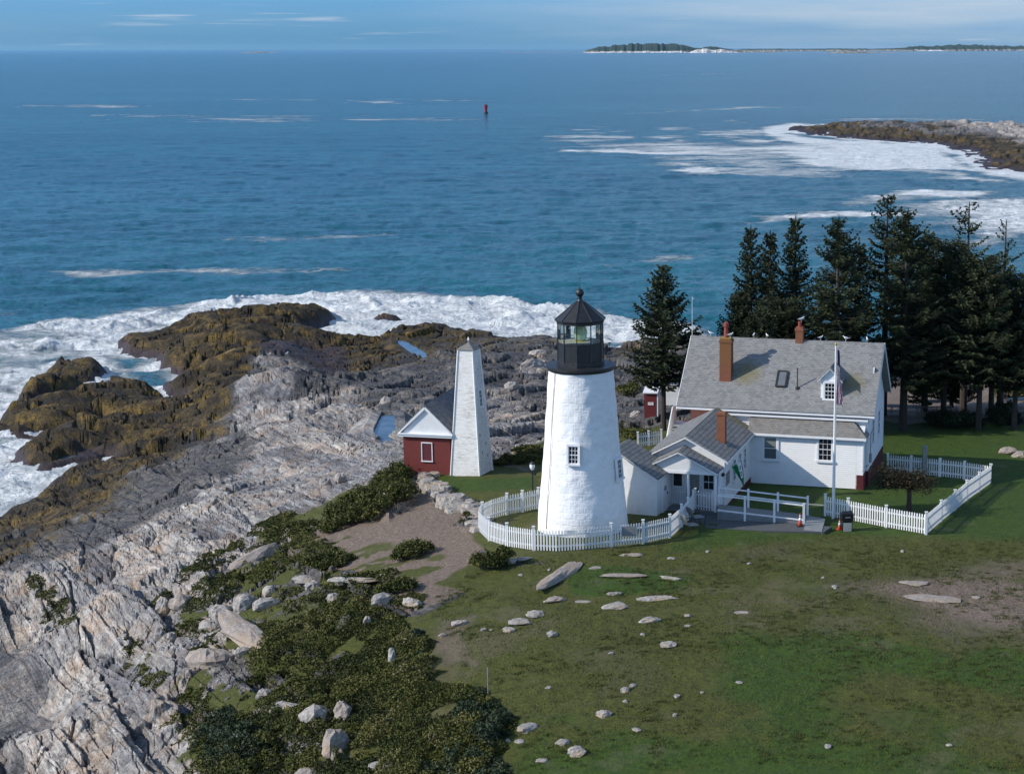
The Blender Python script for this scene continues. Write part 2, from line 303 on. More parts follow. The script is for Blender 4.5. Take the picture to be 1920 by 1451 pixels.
M['wingroof'] = m_shingle('wing_shingles', 'w', .26, (.20, .205, .205), (.115, .12, .125), .95, moss=[(-8.6, .5, 4.1, .7), (-7.7, .2, 3.7, .6), (-7.0, .1, 3.3, .4)])
M['darkroof'] = m_shingle('dark_shingles', 'w', .2, (.115, .12, .13), (.07, .075, .085), .35)
M['brick'] = m_brick('chimney_brick', (.30, .105, .045), (.22, .075, .035), (.16, .09, .055))
M['brickL'] = m_brick('lichen_brick', (.27, .075, .035), (.20, .07, .035), (.15, .09, .05), top=(6.2, 7.4, (.20, .085, .028)))
M['redbrick'] = m_brick('painted_red_brick', (.205, .035, .028), (.18, .03, .026), (.15, .03, .026))
M['redwood'] = paint('dark_red_wood', (.15, .02, .022), (.10, .015, .018), 4)
M['redfound'] = paint('red_foundation', (.115, .012, .016), (.07, .008, .012), 4, .8)
M['redpanel'] = paint('red_shutter', (.12, .018, .022), (.10, .015, .02), 3)
M['brown_boards'] = paint('brown_boards', (.13, .04, .03), (.09, .03, .022), 6)
t = NT('whitewashed_rubble'); n = t.noise(2.4, t.map((1, 1, 1.3)), 5, .6); n2 = t.noise(7, det=4); bw = t.n('ShaderNodeTexBrick')
x, y, z = t.sep(t.co); ang = t.math('ARCTAN2', x, y); t.l(t.comb(t.math('ADD', t.math('MULTIPLY', ang, 2.1), t.math('MULTIPLY', n2, .15)), t.math('ADD', z, t.math('MULTIPLY', n, .25)), 0), bw.inputs[0])
bw.inputs['Scale'].default_value = 1; bw.inputs['Brick Width'].default_value = .62; bw.inputs['Row Height'].default_value = .34; bw.inputs['Mortar Size'].default_value = .035; bw.inputs['Mortar Smooth'].default_value = 1
st = t.rng(t.noise(.9, t.map((1, 1, .35)), 5), .62, .75, 0, .35)
t.col(t.mix(st, t.mix(t.rng(n, .4, .7), (.86, .86, .85), (.76, .77, .77)), (.55, .5, .4))); t.rough(.65)
t.bump(t.math('ADD', t.math('MULTIPLY', n, 1.0), t.math('ADD', t.math('MULTIPLY', n2, .22), t.math('MULTIPLY', bw.outputs[1], -.14))), .05); M['tower'] = t.mat
M['black'] = paint('black_ironwork', (.012, .013, .015), (.025, .026, .028), 6, .45)
M['darkiron'] = paint('dark_iron', (.03, .03, .03), None, 6, .5)
t = NT('pane_glass'); t.col((.012, .014, .018)); t.rough(.12); M['glass'] = t.mat
t = NT('blind_glass'); t.col(t.mix(t.rng(t.sep(t.co)[2], 2.3, 2.36), (.10, .12, .13), (.20, .22, .21))); t.rough(.2); M['glass2'] = t.mat
t = NT('clear_glass'); t.t.nodes.remove(t.b); gl = t.n('ShaderNodeBsdfGlossy'); gl.inputs['Roughness'].default_value = .03; tr = t.n('ShaderNodeBsdfTransparent'); tr.inputs[0].default_value = (.9, .95, .95, 1)
fr = t.n('ShaderNodeFresnel'); fr.inputs[0].default_value = 1.45; ms_ = t.n('ShaderNodeMixShader'); t.l(fr.outputs[0], ms_.inputs[0]); t.l(tr.outputs[0], ms_.inputs[1]); t.l(gl.outputs[0], ms_.inputs[2]); t.l(ms_.outputs[0], t.out.inputs[0]); M['clear'] = t.mat
t = NT('lens_glass'); t.col((.60, .72, .40)); t.rough(.1); t.b.inputs['Transmission Weight'].default_value = .6; M['lens'] = t.mat
M['brass'] = paint('yellow_brass', (.45, .36, .03), None, 5, .4)
M['redmetal'] = paint('red_clay_pot', (.30, .05, .03), None, 5, .6)
M['cap'] = paint('mossy_cap', (.32, .20, .03), (.2, .14, .04), 6, .9)
M['concrete'] = paint('asphalt_path', (.085, .09, .095), (.065, .07, .073), 5, .9, .01, 60)
M['slab'] = paint('concrete_pad', (.22, .24, .245), (.18, .19, .2), 3, .85)
M['deck'] = paint('weathered_deck', (.20, .21, .21), (.15, .155, .155), 5, .8)
M['greywood'] = paint('grey_wood', (.30, .30, .29), (.2, .2, .19), 6, .8)
M['orange'] = paint('orange_plastic', (.55, .07, .03), None, 5, .5)
M['bin'] = paint('black_plastic', (.012, .012, .013), None, 5, .4)
M['cream'] = paint('cream_panel', (.5, .48, .42), None, 3, .6)
M['bark'] = paint('bark', (.065, .05, .04), (.035, .028, .022), 9, .95, .03, 15)
M['green'] = paint('green_cloth', (.01, .22, .08), (.008, .17, .06), 3, .8)
M['redcloth'] = paint('red_cloth', (.48, .05, .11), None, 3, .8)
M['bluecloth'] = paint('blue_cloth', (.03, .035, .12), None, 3, .8)
M['gullwhite'] = paint('gull_white', (.8, .8, .8), None, 8, .7); M['gullgrey'] = paint('gull_grey', (.3, .32, .34), None, 8, .7)
M['beak'] = paint('gull_beak', (.5, .35, .05), None, 8, .6)
M['spruce'] = m_leaf('spruce_needles', [(0, (.010, .018, .010)), (.5, (.030, .042, .018)), (.85, (.058, .070, .030)), (1, (.085, .080, .042))])
M['shrub'] = m_leaf('shrub_leaves', [(0, (.016, .022, .005)), (.35, (.045, .055, .011)), (.7, (.095, .10, .020)), (.9, (.17, .14, .05)), (1, (.26, .23, .16))])
M['shrubblue'] = m_leaf('bayberry_leaves', [(0, (.012, .022, .010)), (.5, (.030, .046, .020)), (.9, (.065, .085, .045)), (1, (.18, .19, .14))])
# ------------------------------------------------------------------ ground
CPT = """960 1451 12.5;1400 1451 13.2;1920 1451 13.4;1400 1250 13.4;1920 1250 13.5;1100 1250 13.2;1100 1100 13.4;1500 1100 13.4;1920 1100 13.3
1093 1000 13.5;1000 1030 13.4;900 1000 13.2;1740 1003 13.1;1545 970 13.1;1300 960 13.2;1857 905 12.6;1610 918 12.84;1430 905 12.84;1920 960 13;1920 820 11.8;1750 800 11.2
1700 770 10.8;1850 770 10.8;1920 700 8.5;1750 725 8.6;1700 716 7.5;1540 760 10.8;1400 770 11;1200 850 12;1200 800 11.3;1230 785 11.1;1160 780 10.3;1000 870 11.8
960 850 10.8;850 890 12;757 885 11.9;700 870 10.3;1000 780 7.5;900 800 8.5;1000 700 4.4;700 760 5.5;720 812 6.3;860 700 4.2;980 660 2.8;700 680 2.6
640 655 1.4;850 645 1.6;1150 690 3.2;1180 670 1.4;1300 690 3;1500 705 5;600 800 8.2;600 740 5.2;600 770 7.2;500 850 6.6;500 780 5.6;640 950 10.3;780 960 12
850 1000 12.8;700 1050 12;560 1000 9.7;500 1060 9.9;450 1000 8.3;400 900 6;300 950 5.5;300 870 3.5;200 900 2.2;200 950 3.6;100 965 2.0;100 1020 4;0 1020 3
0 1100 4.6;30 1200 3.6;60 1300 4.6;0 1451 6.2;150 1451 7.7;150 1150 7.2;250 1100 8;300 1250 8.6;300 1400 9.2;200 1330 8.2;450 1300 10.2;450 1451 10.2;600 1200 11.8;600 1451 11
800 1200 12.8;800 1451 12;700 1100 12.4;400 612 4.2;470 607 4.3;545 592 2.8;460 645 3.8;335 640 2;330 690 1.2;400 700 3;400 745 2.6;350 790 1.7;300 810 1.6
250 835 1.3;560 640 3.2;520 676 7.2;490 700 6.3;575 690 6.4;610 725 3.4;545 740 5;470 735 5.2;625 700 1.6;600 678 .9;545 658 1.6;590 664 1.0;620 648 2.6;520 640 4.4;100 735 2.6;165 700 2.3;60 775 1.8;100 795 2.4;250 765 1.5;40 800 2.2;180 780 2.2;430 820 3.4;200 820 1.2;70 850 1.4"""
cp = [tuple(float(q) for q in p.split()) for p in CPT.replace('\n', ';').split(';')]
CW = np.array([g(a, b, c)+(c,) for a, b, c in cp]); EX = [(60, 90, 13), (60, 60, 13.4), (70, 130, 11), (30, 40, 13.4), (0, 40, 12.8), (-30, 40, 8), (-45, 60, 4), (60, 170, 7), (90, 200, 5)]
CW = np.vstack([CW, np.array(EX)]); KC = 3.0
def kern(d2): return np.sqrt(d2+KC*KC)
n_ = len(CW); D2 = (CW[:, None, 0]-CW[None, :, 0])**2+(CW[:, None, 1]-CW[None, :, 1])**2
AM = np.zeros((n_+3, n_+3)); AM[:n_, :n_] = kern(D2)-np.eye(n_)*.6; AM[:n_, n_] = 1; AM[:n_, n_+1:] = CW[:, :2]/50; AM[n_, :n_] = 1; AM[n_+1:, :n_] = CW[:, :2].T/50
WT = np.linalg.solve(AM, np.concatenate([CW[:, 2], [0, 0, 0]]))
def rbf(X, Y):
    sh = X.shape; X = X.ravel(); Y = Y.ravel(); o = WT[n_]+WT[n_+1]*X/50+WT[n_+2]*Y/50
    for k in range(n_): o = o+WT[k]*kern((X-CW[k, 0])**2+(Y-CW[k, 1])**2)
    return o.reshape(sh)
def wp(s, z=0.): return [g(*[float(q) for q in p.split()], z) for p in s.split(';')]
COAST = wp("-400 1050;-150 1010;0 975;60 945;90 912;130 892;215 868;160 860;100 888;45 884;26 855;45 835;110 818;200 792;270 775;335 768;350 745;310 742;303 725;362 722;345 705;300 692;296 672;240 664;220 646;262 636;300 636;318 615;370 592;450 586;500 580;540 568;600 574;632 598;600 612;572 618;592 646;640 648;700 648;735 636;800 624;850 630;900 641;960 646;1050 650;1100 662;1160 664;1220 660;1300 655;1500 672;1700 680;1800 685;1900 675;2200 640;2900 620;4000 1300;3200 3000;960 3400;-900 3000;-900 1300")
ISL = [wp("20 775;38 742;92 700;125 686;182 684;202 700;190 716;165 735;110 752;50 766"), wp("-30 822;4 782;60 770;150 757;205 742;250 745;295 752;345 768;300 790;200 794;110 816;30 828"),
       wp("700 596;750 598;752 604;700 603"), wp("215 648;225 640;310 632;330 650;260 662")]
def land_d(X, Y):
    d = sdf(COAST, X, Y)
    for p in ISL: d = np.maximum(d, sdf(p, X, Y))
    return d
def base(X, Y):
    d = land_d(X, Y); lim = np.where(d > 0, .15+1.1*d, .45*d-.1); b = np.maximum(rbf(X, Y), .7)
    return np.where(d > 0, np.minimum(b, b*np.abs(lim)/(b**3+np.abs(lim)**3+1e-9)**(1/3)), lim), d
_gu = np.linspace(-1.2, .9, 520); _gy = np.geomspace(35, 420, 420); _GX = _gu[None]*_gy[:, None]; _GZ = base(_GX, np.repeat(_gy[:, None], 520, 1))[0]
def gz(x, y):
    c = min(max((x/y+1.2)/2.1*519, 0), 517.99); r = min(max(math.log(y/35)/math.log(12)*419, 0), 417.99); i, j = int(r), int(c); a, b = r-i, c-j
    return float(_GZ[i, j]*(1-a)*(1-b)+_GZ[i+1, j]*a*(1-b)+_GZ[i, j+1]*(1-a)*b+_GZ[i+1, j+1]*a*b)
def at(px, py, dz=0):        # the point of the bare ground that an image pixel projects to from the camera
    z = 11.
    for _ in range(25):
        x, y = g(px, py, z); z = z*.4+gz(x, y)*.6
    return Vector((x, y, z+dz))
def poly(s): return [tuple(at(*[float(q) for q in p.split()]))[:2] for p in s.split(';')]
def patch(s, X, Y, soft=1.0): return up(sst(-soft, soft, sdf(poly(s), X[np.ix_(RI, CI)], Y[np.ix_(RI, CI)])))
U0, U1, NC, NR = -.45, .27, 1360, 900
uu = np.concatenate([np.linspace(-1.1, U0, 60)[:-1], np.linspace(U0, U1, NC), np.linspace(U1, .95, 90)[1:]]); NC = len(uu); pyr = np.linspace(1660, 575, NR)
vv = np.array([-(CH-13.0*np.clip((p-700)/300, 0, 1))/(-SP+CP*(PY-p)/F)*(CP+SP*(PY-p)/F) for p in pyr])
vv = np.concatenate([vv, [vv[-1]*1.06, vv[-1]*1.15, vv[-1]*1.3]])
X = uu[None, :]*vv[:, None]; Y = np.repeat(vv[:, None], NC, 1)
CS = 4
def up(A):      # bilinear upsampling of a mask or height field evaluated on a coarser grid
    r = np.minimum(np.arange(X.shape[0])/CS, A.shape[0]-1.001); c = np.minimum(np.arange(NC)/CS, A.shape[1]-1.001)
    i, j = r.astype(int), c.astype(int); a, b = (r-i)[:, None], (c-j)[None]
    T = A[i]*(1-a)+A[i+1]*a; return T[:, j]*(1-b)+T[:, j+1]*b
RI = np.unique(np.append(np.arange(0, X.shape[0]+CS, CS), 0)); RI = np.minimum(RI, X.shape[0]-1); CI = np.minimum(np.arange(0, NC+CS, CS), NC-1)
Xc, Yc = X[np.ix_(RI, CI)], Y[np.ix_(RI, CI)]
Hb, Dc = base(Xc, Yc); Hb, Dc = up(Hb), up(Dc)
nz1 = fbm(X*.25, Y*.25, 5, 3); nz2 = fbm(X*.9, Y*.9, 4, 11)
Xw, Yw = X+(nz1-.5)*5, Y+(nz1-.5)*7
mg = patch("860 1120;880 1060;930 1035;1010 1040;1100 1036;1260 1016;1350 990;1560 1000;1745 1008;1860 905;1850 870;1660 850;1640 800;1950 790;2600 780;2600 1800;400 1800;560 1451;640 1420;600 1300;640 1180;720 1140;800 1150", Xw, Yw, .6)
mg = np.maximum(mg, patch("800 898;760 890;830 880;930 870;1010 890;1020 945;985 950;900 942;860 925", Xw*.3+X*.7, Yw*.3+Y*.7, .4))
mg = np.maximum(mg, patch("1350 960;1350 900;1500 850;1660 850;1860 880;1860 920;1740 1000;1545 960", X, Y, .5))
mg = np.maximum(mg, patch("885 1010;895 930;1000 918;1020 890;1170 855;1250 800;1640 790;1900 800;1900 1010;1400 1030;1330 1020;1260 1030;1100 1060;930 1050", X, Y, .6))
mg = np.maximum(mg, .8*patch("930 860;1000 830;1160 800;1300 790;1290 870;1000 900", Xw, Yw, 1.5))
mg = np.maximum(mg, .75*patch("470 985;560 940;760 890;790 930;640 985;480 1010", Xw, Yw, .8)); mg = np.maximum(mg, .75*patch("300 1150;420 1070;560 1010;760 1010;830 1100;700 1140;560 1130;420 1200;330 1190", Xw, Yw, .8)*sst(.46, .56, nz2))
mg = np.maximum(mg, .7*patch("400 1200;560 1130;720 1130;720 1500;380 1500;350 1350", Xw, Yw, .6)*sst(.44, .54, nz2))
md = patch("560 1010;640 985;760 960;800 900;860 930;905 945;900 990;930 1030;900 1060;880 1110;800 1130;700 1100;600 1060", Xw, Yw, .7)
md = np.maximum(md, patch("930 868;1010 848;1010 880;930 895;905 900", Xw, Yw, .8)); md = np.maximum(md, patch("1640 800;1560 770;1560 720;1700 714;1950 700;2300 700;2300 780;1920 785;1830 790;1740 795", Xw, Yw, 1.0))
dp = np.maximum.reduce([patch("1640 1090;1740 1075;1830 1080;1990 1070;1990 1200;1850 1180;1750 1150;1660 1130", Xw, Yw, 1.4), .8*patch("1500 1075;1560 1075;1700 1060;1990 1040;1990 1230;1800 1210;1600 1150", Xw, Yw, 4.5), .7*patch("800 1160;870 1170;880 1260;840 1300;780 1220", Xw, Yw, .8), .55*patch("1330 1030;1480 1020;1500 1060;1340 1062", Xw, Yw, 1.2), .5*patch("1000 1200;1260 1180;1300 1300;1080 1330", Xw, Yw, 2)])
rockm = np.maximum.reduce([mg, md*.93, patch('770 1085;900 1050;930 1060;900 1140;820 1180;770 1160', X, Y, .6)]); mg = mg*(1-dp*.8); md = np.maximum(md, dp)
mv = np.maximum.reduce([patch("1060 1070;1110 1060;1310 1078;1280 1105;1120 1118;1070 1112", X, Y, .5), 1.1*patch("1370 1190;1440 1170;1560 1200;1700 1200;1930 1230;1930 1330;1780 1290;1600 1270;1520 1330;1620 1380;1500 1400;1380 1300", Xw, Yw, 2.0),
     patch("825 895;1000 895;1000 915;850 925", X, Y, .5), .85*patch("1230 1040;1560 1005;2000 1015;2000 760;1640 780;1400 900;1350 960", X, Y, 1.5), .95*patch("1000 1360;1300 1380;1700 1360;1930 1420;1930 1500;960 1500", Xw, Yw, 2.5), .5*patch("1450 1060;1600 1080;1560 1130;1440 1110", Xw, Yw, 2)])
rock = sst(.1, .7, np.clip(1-rockm, 0, 1))
pale = np.maximum.reduce([patch("440 745;640 735;760 820;770 880;760 960;560 1000;430 1100;470 1200;450 1330;600 1460;400 1700;-300 1700;-300 1340;-60 1060;150 1000;300 940;350 850;430 800", Xw, Yw, 2.5), patch("440 740;465 690;500 664;560 668;590 690;545 745", X, Y, .6),
     .55*patch("600 800;700 790;780 745;1000 720;1030 900;700 900", Xw, Yw, 4), patch("900 800;1030 770;1030 850;900 850", Xw, Yw, 2)*.8, patch("960 690;1010 665;1035 690;980 712", X, Y, .6)])
pale = pale*sst(1.8, 4.0, Hb+(nz1-.5)*3)
pale = pale*(1-.9*patch("-60 1030;0 985;140 905;330 850;430 800;480 830;420 890;350 950;220 1000;60 1060", Xw, Yw, 2))*(1-.55*patch("-60 1100;40 1150;110 1300;60 1451;-60 1451", Xw, Yw, 1.5))
alg = (1-sst(1.6, 4.4, Hb+(nz1-.5)*3.0))*np.clip(sst(-75, -60, -np.abs(X+75)*.0-0*X)*0+1, 0, 1)
alg = np.maximum(alg*(.35+.65*sst(-15, -45, X)), patch("290 640;330 600;470 590;560 590;560 640;470 690;450 760;380 790;230 850;60 900;30 850;200 800;380 740", Xw, Yw, 2)*(1-sst(4.5, 6, Hb)))
alg = alg*(1-.9*patch("430 760;465 690;500 664;560 668;600 690;545 750", X, Y, .8))
wet_shade = np.maximum(1-sst(.35, 1.25, Hb+(nz2-.5)*.8), .8*patch('470 643;560 635;640 648;650 695;600 700;590 678;500 662', X, Y, .8))  # low band is wet rock; the polygon paints a rock wall's shade dark
# layered slabs
nearf = 1-sst(88, 135, Y)
TONE = []
def slabs(X, Y, th, w, L, seed, tilt=.5):
    c, s_ = math.cos(th), math.sin(th); s = X*c+Y*s_; t = -X*s_+Y*c
    t = t/w+(.65*(fbm(s*.10/w, t*.22/w, 4, seed)-.5)*min(1, 2.2/w)+.35*np.sin(t/w*.7))+.10*(nz2-.5)/w; i = np.floor(t); ft = t-i
    q = s/L*(.6+.8*h2(i, i, seed+1))+17*h2(i, i*0, seed+2)+.5*(nz2-.5); j = np.floor(q); fs = q-j
    hh = h2(i, j, seed+3)*.75+h2(i, i*0+3, seed+5)*.35; gr = sst(0, .07, ft)*sst(0, .07, 1-ft)*(.5+.5*sst(0, .04, fs)*sst(0, .04, 1-fs))
    TONE.append(h2(i, j, seed+9))
    return (hh+tilt*(ft-.5)*(h2(i, j, seed+6)-.25)*1.8+.35*(fs-.5)*(h2(i, j, seed+8)-.5))*(.75+.25*gr)-.12*(1-gr)
far = sst(138, 156, Y-X*.05+(nz1-.5)*20)
tha, thb = rad(-60), rad(-20)
def along(th, a, b): c, s_ = math.cos(th), math.sin(th); return (X*c+Y*s_)*a, (-X*s_+Y*c)*b
mac = slabs(X, Y, tha, 3.9, 30., 101, .9)*(1-far)+slabs(X, Y, rad(-12), 8.5, 22., 111, 1.2)*far
big = slabs(X, Y, tha, 1.75, 11., 21, .8)*(1-far)+slabs(X, Y, thb, 3.6, 9., 31, .9)*far
mid = slabs(X, Y, tha, .72, 4.5, 41, .8)*(1-far)+slabs(X, Y, thb, 1.4, 4.6, 51, .8)*far
sml = slabs(X, Y, tha, .27, 3.2, 61)*(1-far)+slabs(X, Y, thb, .5, 1.9, 71)*far
q1 = fbm(*along(tha, .025, .14), 4, 91)*9; q2 = fbm(*along(thb, .05, .15), 4, 97)*9; q = q1*(1-far)+q2*far; qf = q-np.floor(q); terr = (np.floor(q)+sst(.80, 1.0, qf))*.62+qf*.12-2.9
d1, d2, cid = worley(X*.21+nz1*1.2, Y*.20+nz1*1.5, 5); boul = (cid*1.5+.9*(1-d1*d1)-.9*(1-sst(0, .10, d2-d1)))
e1, e2, cie = worley(X*.62+nz1*2, Y*.55+nz1*2, 9); boul2 = cie*1.1+.6*(1-e1*e1)-.6*(1-sst(0, .12, e2-e1))
ja, jb = along(tha, .10, .50); f1, f2, cif = worley(ja+nz1*.5, jb+nz1*.5, 23); jl = cif*(.45+.55*nearf)-(.15+.55*nearf)*(1-sst(0, .09+.08*(1-nearf), f2-f1)); k1, k2_, cik = worley(*[q_+nz1 for q_ in along(tha, .55, 1.5)], 27); jl2 = cik-.7*(1-sst(0, .12, k2_-k1))
ga, gb = along(thb, .16, .34); l1, l2, cil = worley(ga+nz1*1.5, gb+nz1*1.5, 33); jf = cil*1.3+.4*(1-l1)-.45*(1-sst(0, .2, l2-l1))
bf = sst(-44, -32, X)*sst(112, 120, Y)*(1-patch("440 745;640 735;760 820;770 880;700 900;400 900", X, Y, 2)); bf = np.maximum(bf, .4*patch("300 1120;470 1080;560 1130;520 1200;560 1451;380 1451;280 1250", X, Y, 2))
crg = fbm(X*.9+nz1*2, Y*.75, 5, 91, .62); crg = 1-np.abs(crg*2-1)*2.0      # weathered creases
palet = patch("430 760;640 740;760 820;770 890;700 960;560 1000;440 960;400 880;380 820", X, Y, 3)
det = mac*(.50+.12*nearf+.75*far)*(1-.5*bf)*(1-.3*palet)+(((.22+.22*nearf+.2*far)*big+.15*mid*nearf+.04*sml*nearf)*(1-.3*palet)+terr*.24+(.55*jl+.18*jl2*nearf)*(1-far)*(1-.6*palet)+.62*jf*far)*(1-bf)+(.62*boul+(.10+.20*nearf)*boul2+.13*mid*nearf)*bf+(nz2-.5)*.08+crg*(.04+.14*palet)*(1-.5*bf)*(.4+.6*nearf)
smooth = patch("-60 1130;60 1180;140 1300;100 1380;-60 1350", X, Y, 1.0)*.85
det = det*(1-smooth)+(nz2-.5)*.2
damp = np.clip(.3+.5*Dc, 0, 1)*np.where(Dc > 0, 1, .0)+np.where(Dc <= 0, .25, 0)
det = det-(.40+.12*nearf+.2*far)*(1-bf)-.8*bf-(.40+.35*far)*(1-.5*bf)
tone = ((TONE[2]*.5+TONE[4]*.5)*(1-far)+(TONE[3]*.5+TONE[5]*.5)*far)*.75+(TONE[6]*(1-far)+TONE[7]*far)*.25; tone = tone*.55+.45*cif*(1-far)+.45*cil*far; tone = tone*(1-bf)+(cid*.5+cie*.5)*bf
Zg = Hb+det*rock*damp*(.95-.45*wet_shade)+(1-rock)*((nz2-.5)*.10+(fbm(X*2.5, Y*2.5, 3, 77)-.5)*.07+(nz1-.5)*.35*(1-patch("860 1060;900 930;1350 880;1950 790;1950 1010;1350 1030", X, Y, 4)))
Zg = Zg+rock*(fbm(X*3, Y*3, 4, 15)-.5)*.05*damp*nearf+rock*(fbm(X*.5, Y*.4, 3, 17)-.5)*.5*damp*(1-nearf)
# special big slabs lying on the ledges: (px, py, length, width, height, heading)
for (a_, b_, L_, w_, h_, th_) in [(270, 1080, 7.5, 2.6, 1.0, -58), (330, 1010, 4, .7, .5, -62), (60, 1100, 9, .8, .5, -60), (180, 1190, 9, 1.1, .6, -60), (255, 1330, 5, 1.6, .7, -60), (200, 1370, 6, 1.2, .8, -64), (310, 1345, 5, 1.1, .7, -64), (330, 1240, 3.5, 1.3, .6, -60), (440, 1195, 3.2, 1.2, .7, -50), (250, 1160, 6, 1.3, .5, -60), (640, 965, 2, 1.2, .6, 20)]:
    p_ = at(a_, b_); c, s = math.cos(rad(th_)), math.sin(rad(th_)); ls = (X-p_.x)*c+(Y-p_.y)*s; lt = -(X-p_.x)*s+(Y-p_.y)*c+(nz2-.5)*.5
    e = np.minimum(L_/2-np.abs(ls+(nz2-.5)*1.0), w_/2-np.abs(lt)); Zg = Zg+rock*sst(-.03, .10, e)*(h_*.55*(.8+.3*lt/w_)-.5*det)
POOLS = [("695 805;712 798;745 800;752 815;735 823;700 818", 'blue tide pool lying in the ledges beside the red brick shed'), ("742 640;765 644;800 656;838 676;825 682;800 672;765 660;744 650", 'long bright tide pool among the dark seaweed rocks'),
         ("95 845;115 838;155 842;172 852;120 862;92 860", 'shallow tide pool behind the low brown headland at the left edge'), ("215 698;232 705;200 752;165 750;190 735", 'tide pool between the two dark ledges at the left')]
pl = []
for s_, lab in POOLS:
    P = poly(s_); c0 = np.mean(P, 0); zl = gz(*c0)-.12
    sd_ = sdf(P, X, Y)-.5; k = sst(-.5, .35, sd_+(nz2-.5)*1.4+(nz1-.5)*1.5); Zg = Zg*(1-k)+(np.minimum(zl-.3, Zg))*k
    rim = (sd_ < -.25)&(sd_ > -4.5); Zg = np.where(rim, np.maximum(Zg, np.maximum(Hb-.8, zl+.06+.12*(nz2-.5)-np.maximum(0, -sd_-1.1)*.7)), Zg)
    pl.append((P, zl, lab))
idx = np.arange(NC*len(vv)).reshape(len(vv), NC); Q = np.stack([idx[:-1, :-1], idx[:-1, 1:], idx[1:, 1:], idx[1:, :-1]], -1).reshape(-1, 4)
zq = Zg.ravel()[Q].max(1); Q = Q[zq > -1.0]
used = np.zeros(Zg.size, bool); used[Q.ravel()] = True; rm = np.cumsum(used)-1; V = np.stack([X.ravel(), Y.ravel(), Zg.ravel()], 1)[used]; Q = rm[Q]
m1 = np.stack([mg.ravel(), md.ravel(), pale.ravel()], 1)[used]; m2 = np.stack([alg.ravel(), mv.ravel(), wet_shade.ravel()], 1)[used]
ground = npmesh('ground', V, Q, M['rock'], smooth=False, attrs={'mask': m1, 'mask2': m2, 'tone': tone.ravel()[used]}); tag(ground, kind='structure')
ZGRID = Zg
def tz(x, y):               # height of the finished ground
    u = x/y; c = float(np.interp(u, uu, np.arange(NC))); r = np.interp(y, vv, np.arange(len(vv)))
    c = min(max(c, 0), NC-1.001); r = min(max(r, 0), len(vv)-1.001); i, j = int(r), int(c); a, b = r-i, c-j
    return float(ZGRID[i, j]*(1-a)*(1-b)+ZGRID[i+1, j]*a*(1-b)+ZGRID[i, j+1]*(1-a)*b+ZGRID[i+1, j+1]*a*b)
def tzv(x, y):
    c = np.interp(x/y, uu, np.arange(NC)).round().astype(int); r = np.clip(np.interp(y, vv, np.arange(len(vv))), 0, len(vv)-1).round().astype(int); return ZGRID[r, c]
def on(px, py, dz=0):
    p = at(px, py); return Vector((p.x, p.y, tz(p.x, p.y)+dz))
tpm = NT('pool_water'); tpm.col(tpm.mix(tpm.rng(tpm.noise(.9, det=4), .4, .6), (.03, .06, .075), (.09, .125, .135))); tpm.rough(.12); tpm.bump(tpm.noise(3, det=3), .01); M['pool'] = tpm.mat
for P, zl, lab in pl:
    c0 = Vector((np.mean([p[0] for p in P]), np.mean([p[1] for p in P]), 0)); mb = MB()
    vs = [(c0.x+(p[0]-c0.x)*1.05, c0.y+(p[1]-c0.y)*1.05, zl-.14) for p in P]; mb.add(vs, [tuple(range(len(vs)))])
    o = mb.build('water_pool', M['pool']); tag(o, lab, 'pool', kind='structure')
# ------------------------------------------------------------------ sea
NS = 1150; su = np.concatenate([np.linspace(-2.5, -.56, 40)[:-1], np.linspace(-.56, .36, NS), np.linspace(.36, 2.2, 40)[1:]])
sp_ = np.concatenate([np.linspace(1020, 120, 640), np.linspace(119, 92.5, 60)]); sv = np.array([-CH/(-SP+CP*(PY-p)/F)*(CP+SP*(PY-p)/F) for p in sp_]); sv = np.concatenate([sv, [80000.]])
SX = su[None, :]*sv[:, None]; SY = np.repeat(sv[:, None], len(su), 1)
LEDGE = wp("1478 243;1500 238;1560 233;1620 232;1760 235;1920 238;2200 236;2900 232;2900 345;2100 335;1920 321;1850 317;1828 306;1808 286;1755 272;1700 269;1640 263;1590 260;1540 254;1500 249")
dl = -np.maximum(land_d(SX, SY), -400.); dl2 = -sdf(LEDGE, SX, SY)
nn1 = fbm(SX*.012, SY*.012, 5, 201); nn2 = fbm(SX*.05, SY*.06, 5, 205)
WX, WY = SX+(nn1-.5)*30, SY+(nn1-.5)*40; WX2, WY2 = SX+(nn2-.5)*10, SY+(nn2-.5)*14
def sp(s, soft, x=None, y=None): return sst(-soft, soft, sdf(wp(s), WX2 if x is None else x, WY2 if y is None else y))
foam = np.maximum(1-sst(0, 9, dl+(nn2-.5)*10), (1-sst(0, 16, dl2+(nn2-.5)*20)))
foam = np.maximum(foam, .97*sp("330 600;360 566;480 553;650 546;850 554;1000 572;1150 588;1300 600;1320 660;1060 640;900 640;640 650;600 640;480 600;400 600", 5))
foam = np.maximum(foam, .84*sp("-200 640;0 612;150 594;330 568;420 590;330 610;300 640;230 650;300 700;360 740;200 700;50 720;-20 780;-200 830", 6)*(.70+.4*sst(.35, .6, nn2)))
foam = np.maximum(foam, .62*sp("1000 240;1400 225;1700 260;2000 330;2000 470;1700 440;1560 340;1300 335;1050 275", 40)*sst(.38, .6, nn1+.35*(nn2-.5)))
foam = np.maximum(foam, .97*sp("-100 820;0 835;60 825;110 820;30 850;60 890;175 862;120 900;70 940;0 980;-100 1000", 2.5))
foam = np.maximum(foam, .97*sp("1420 240;1475 232;1530 232;1480 250;1560 262;1760 274;1830 312;1920 322;2000 340;1900 335;1780 316;1640 300;1560 280;1450 262", 9))
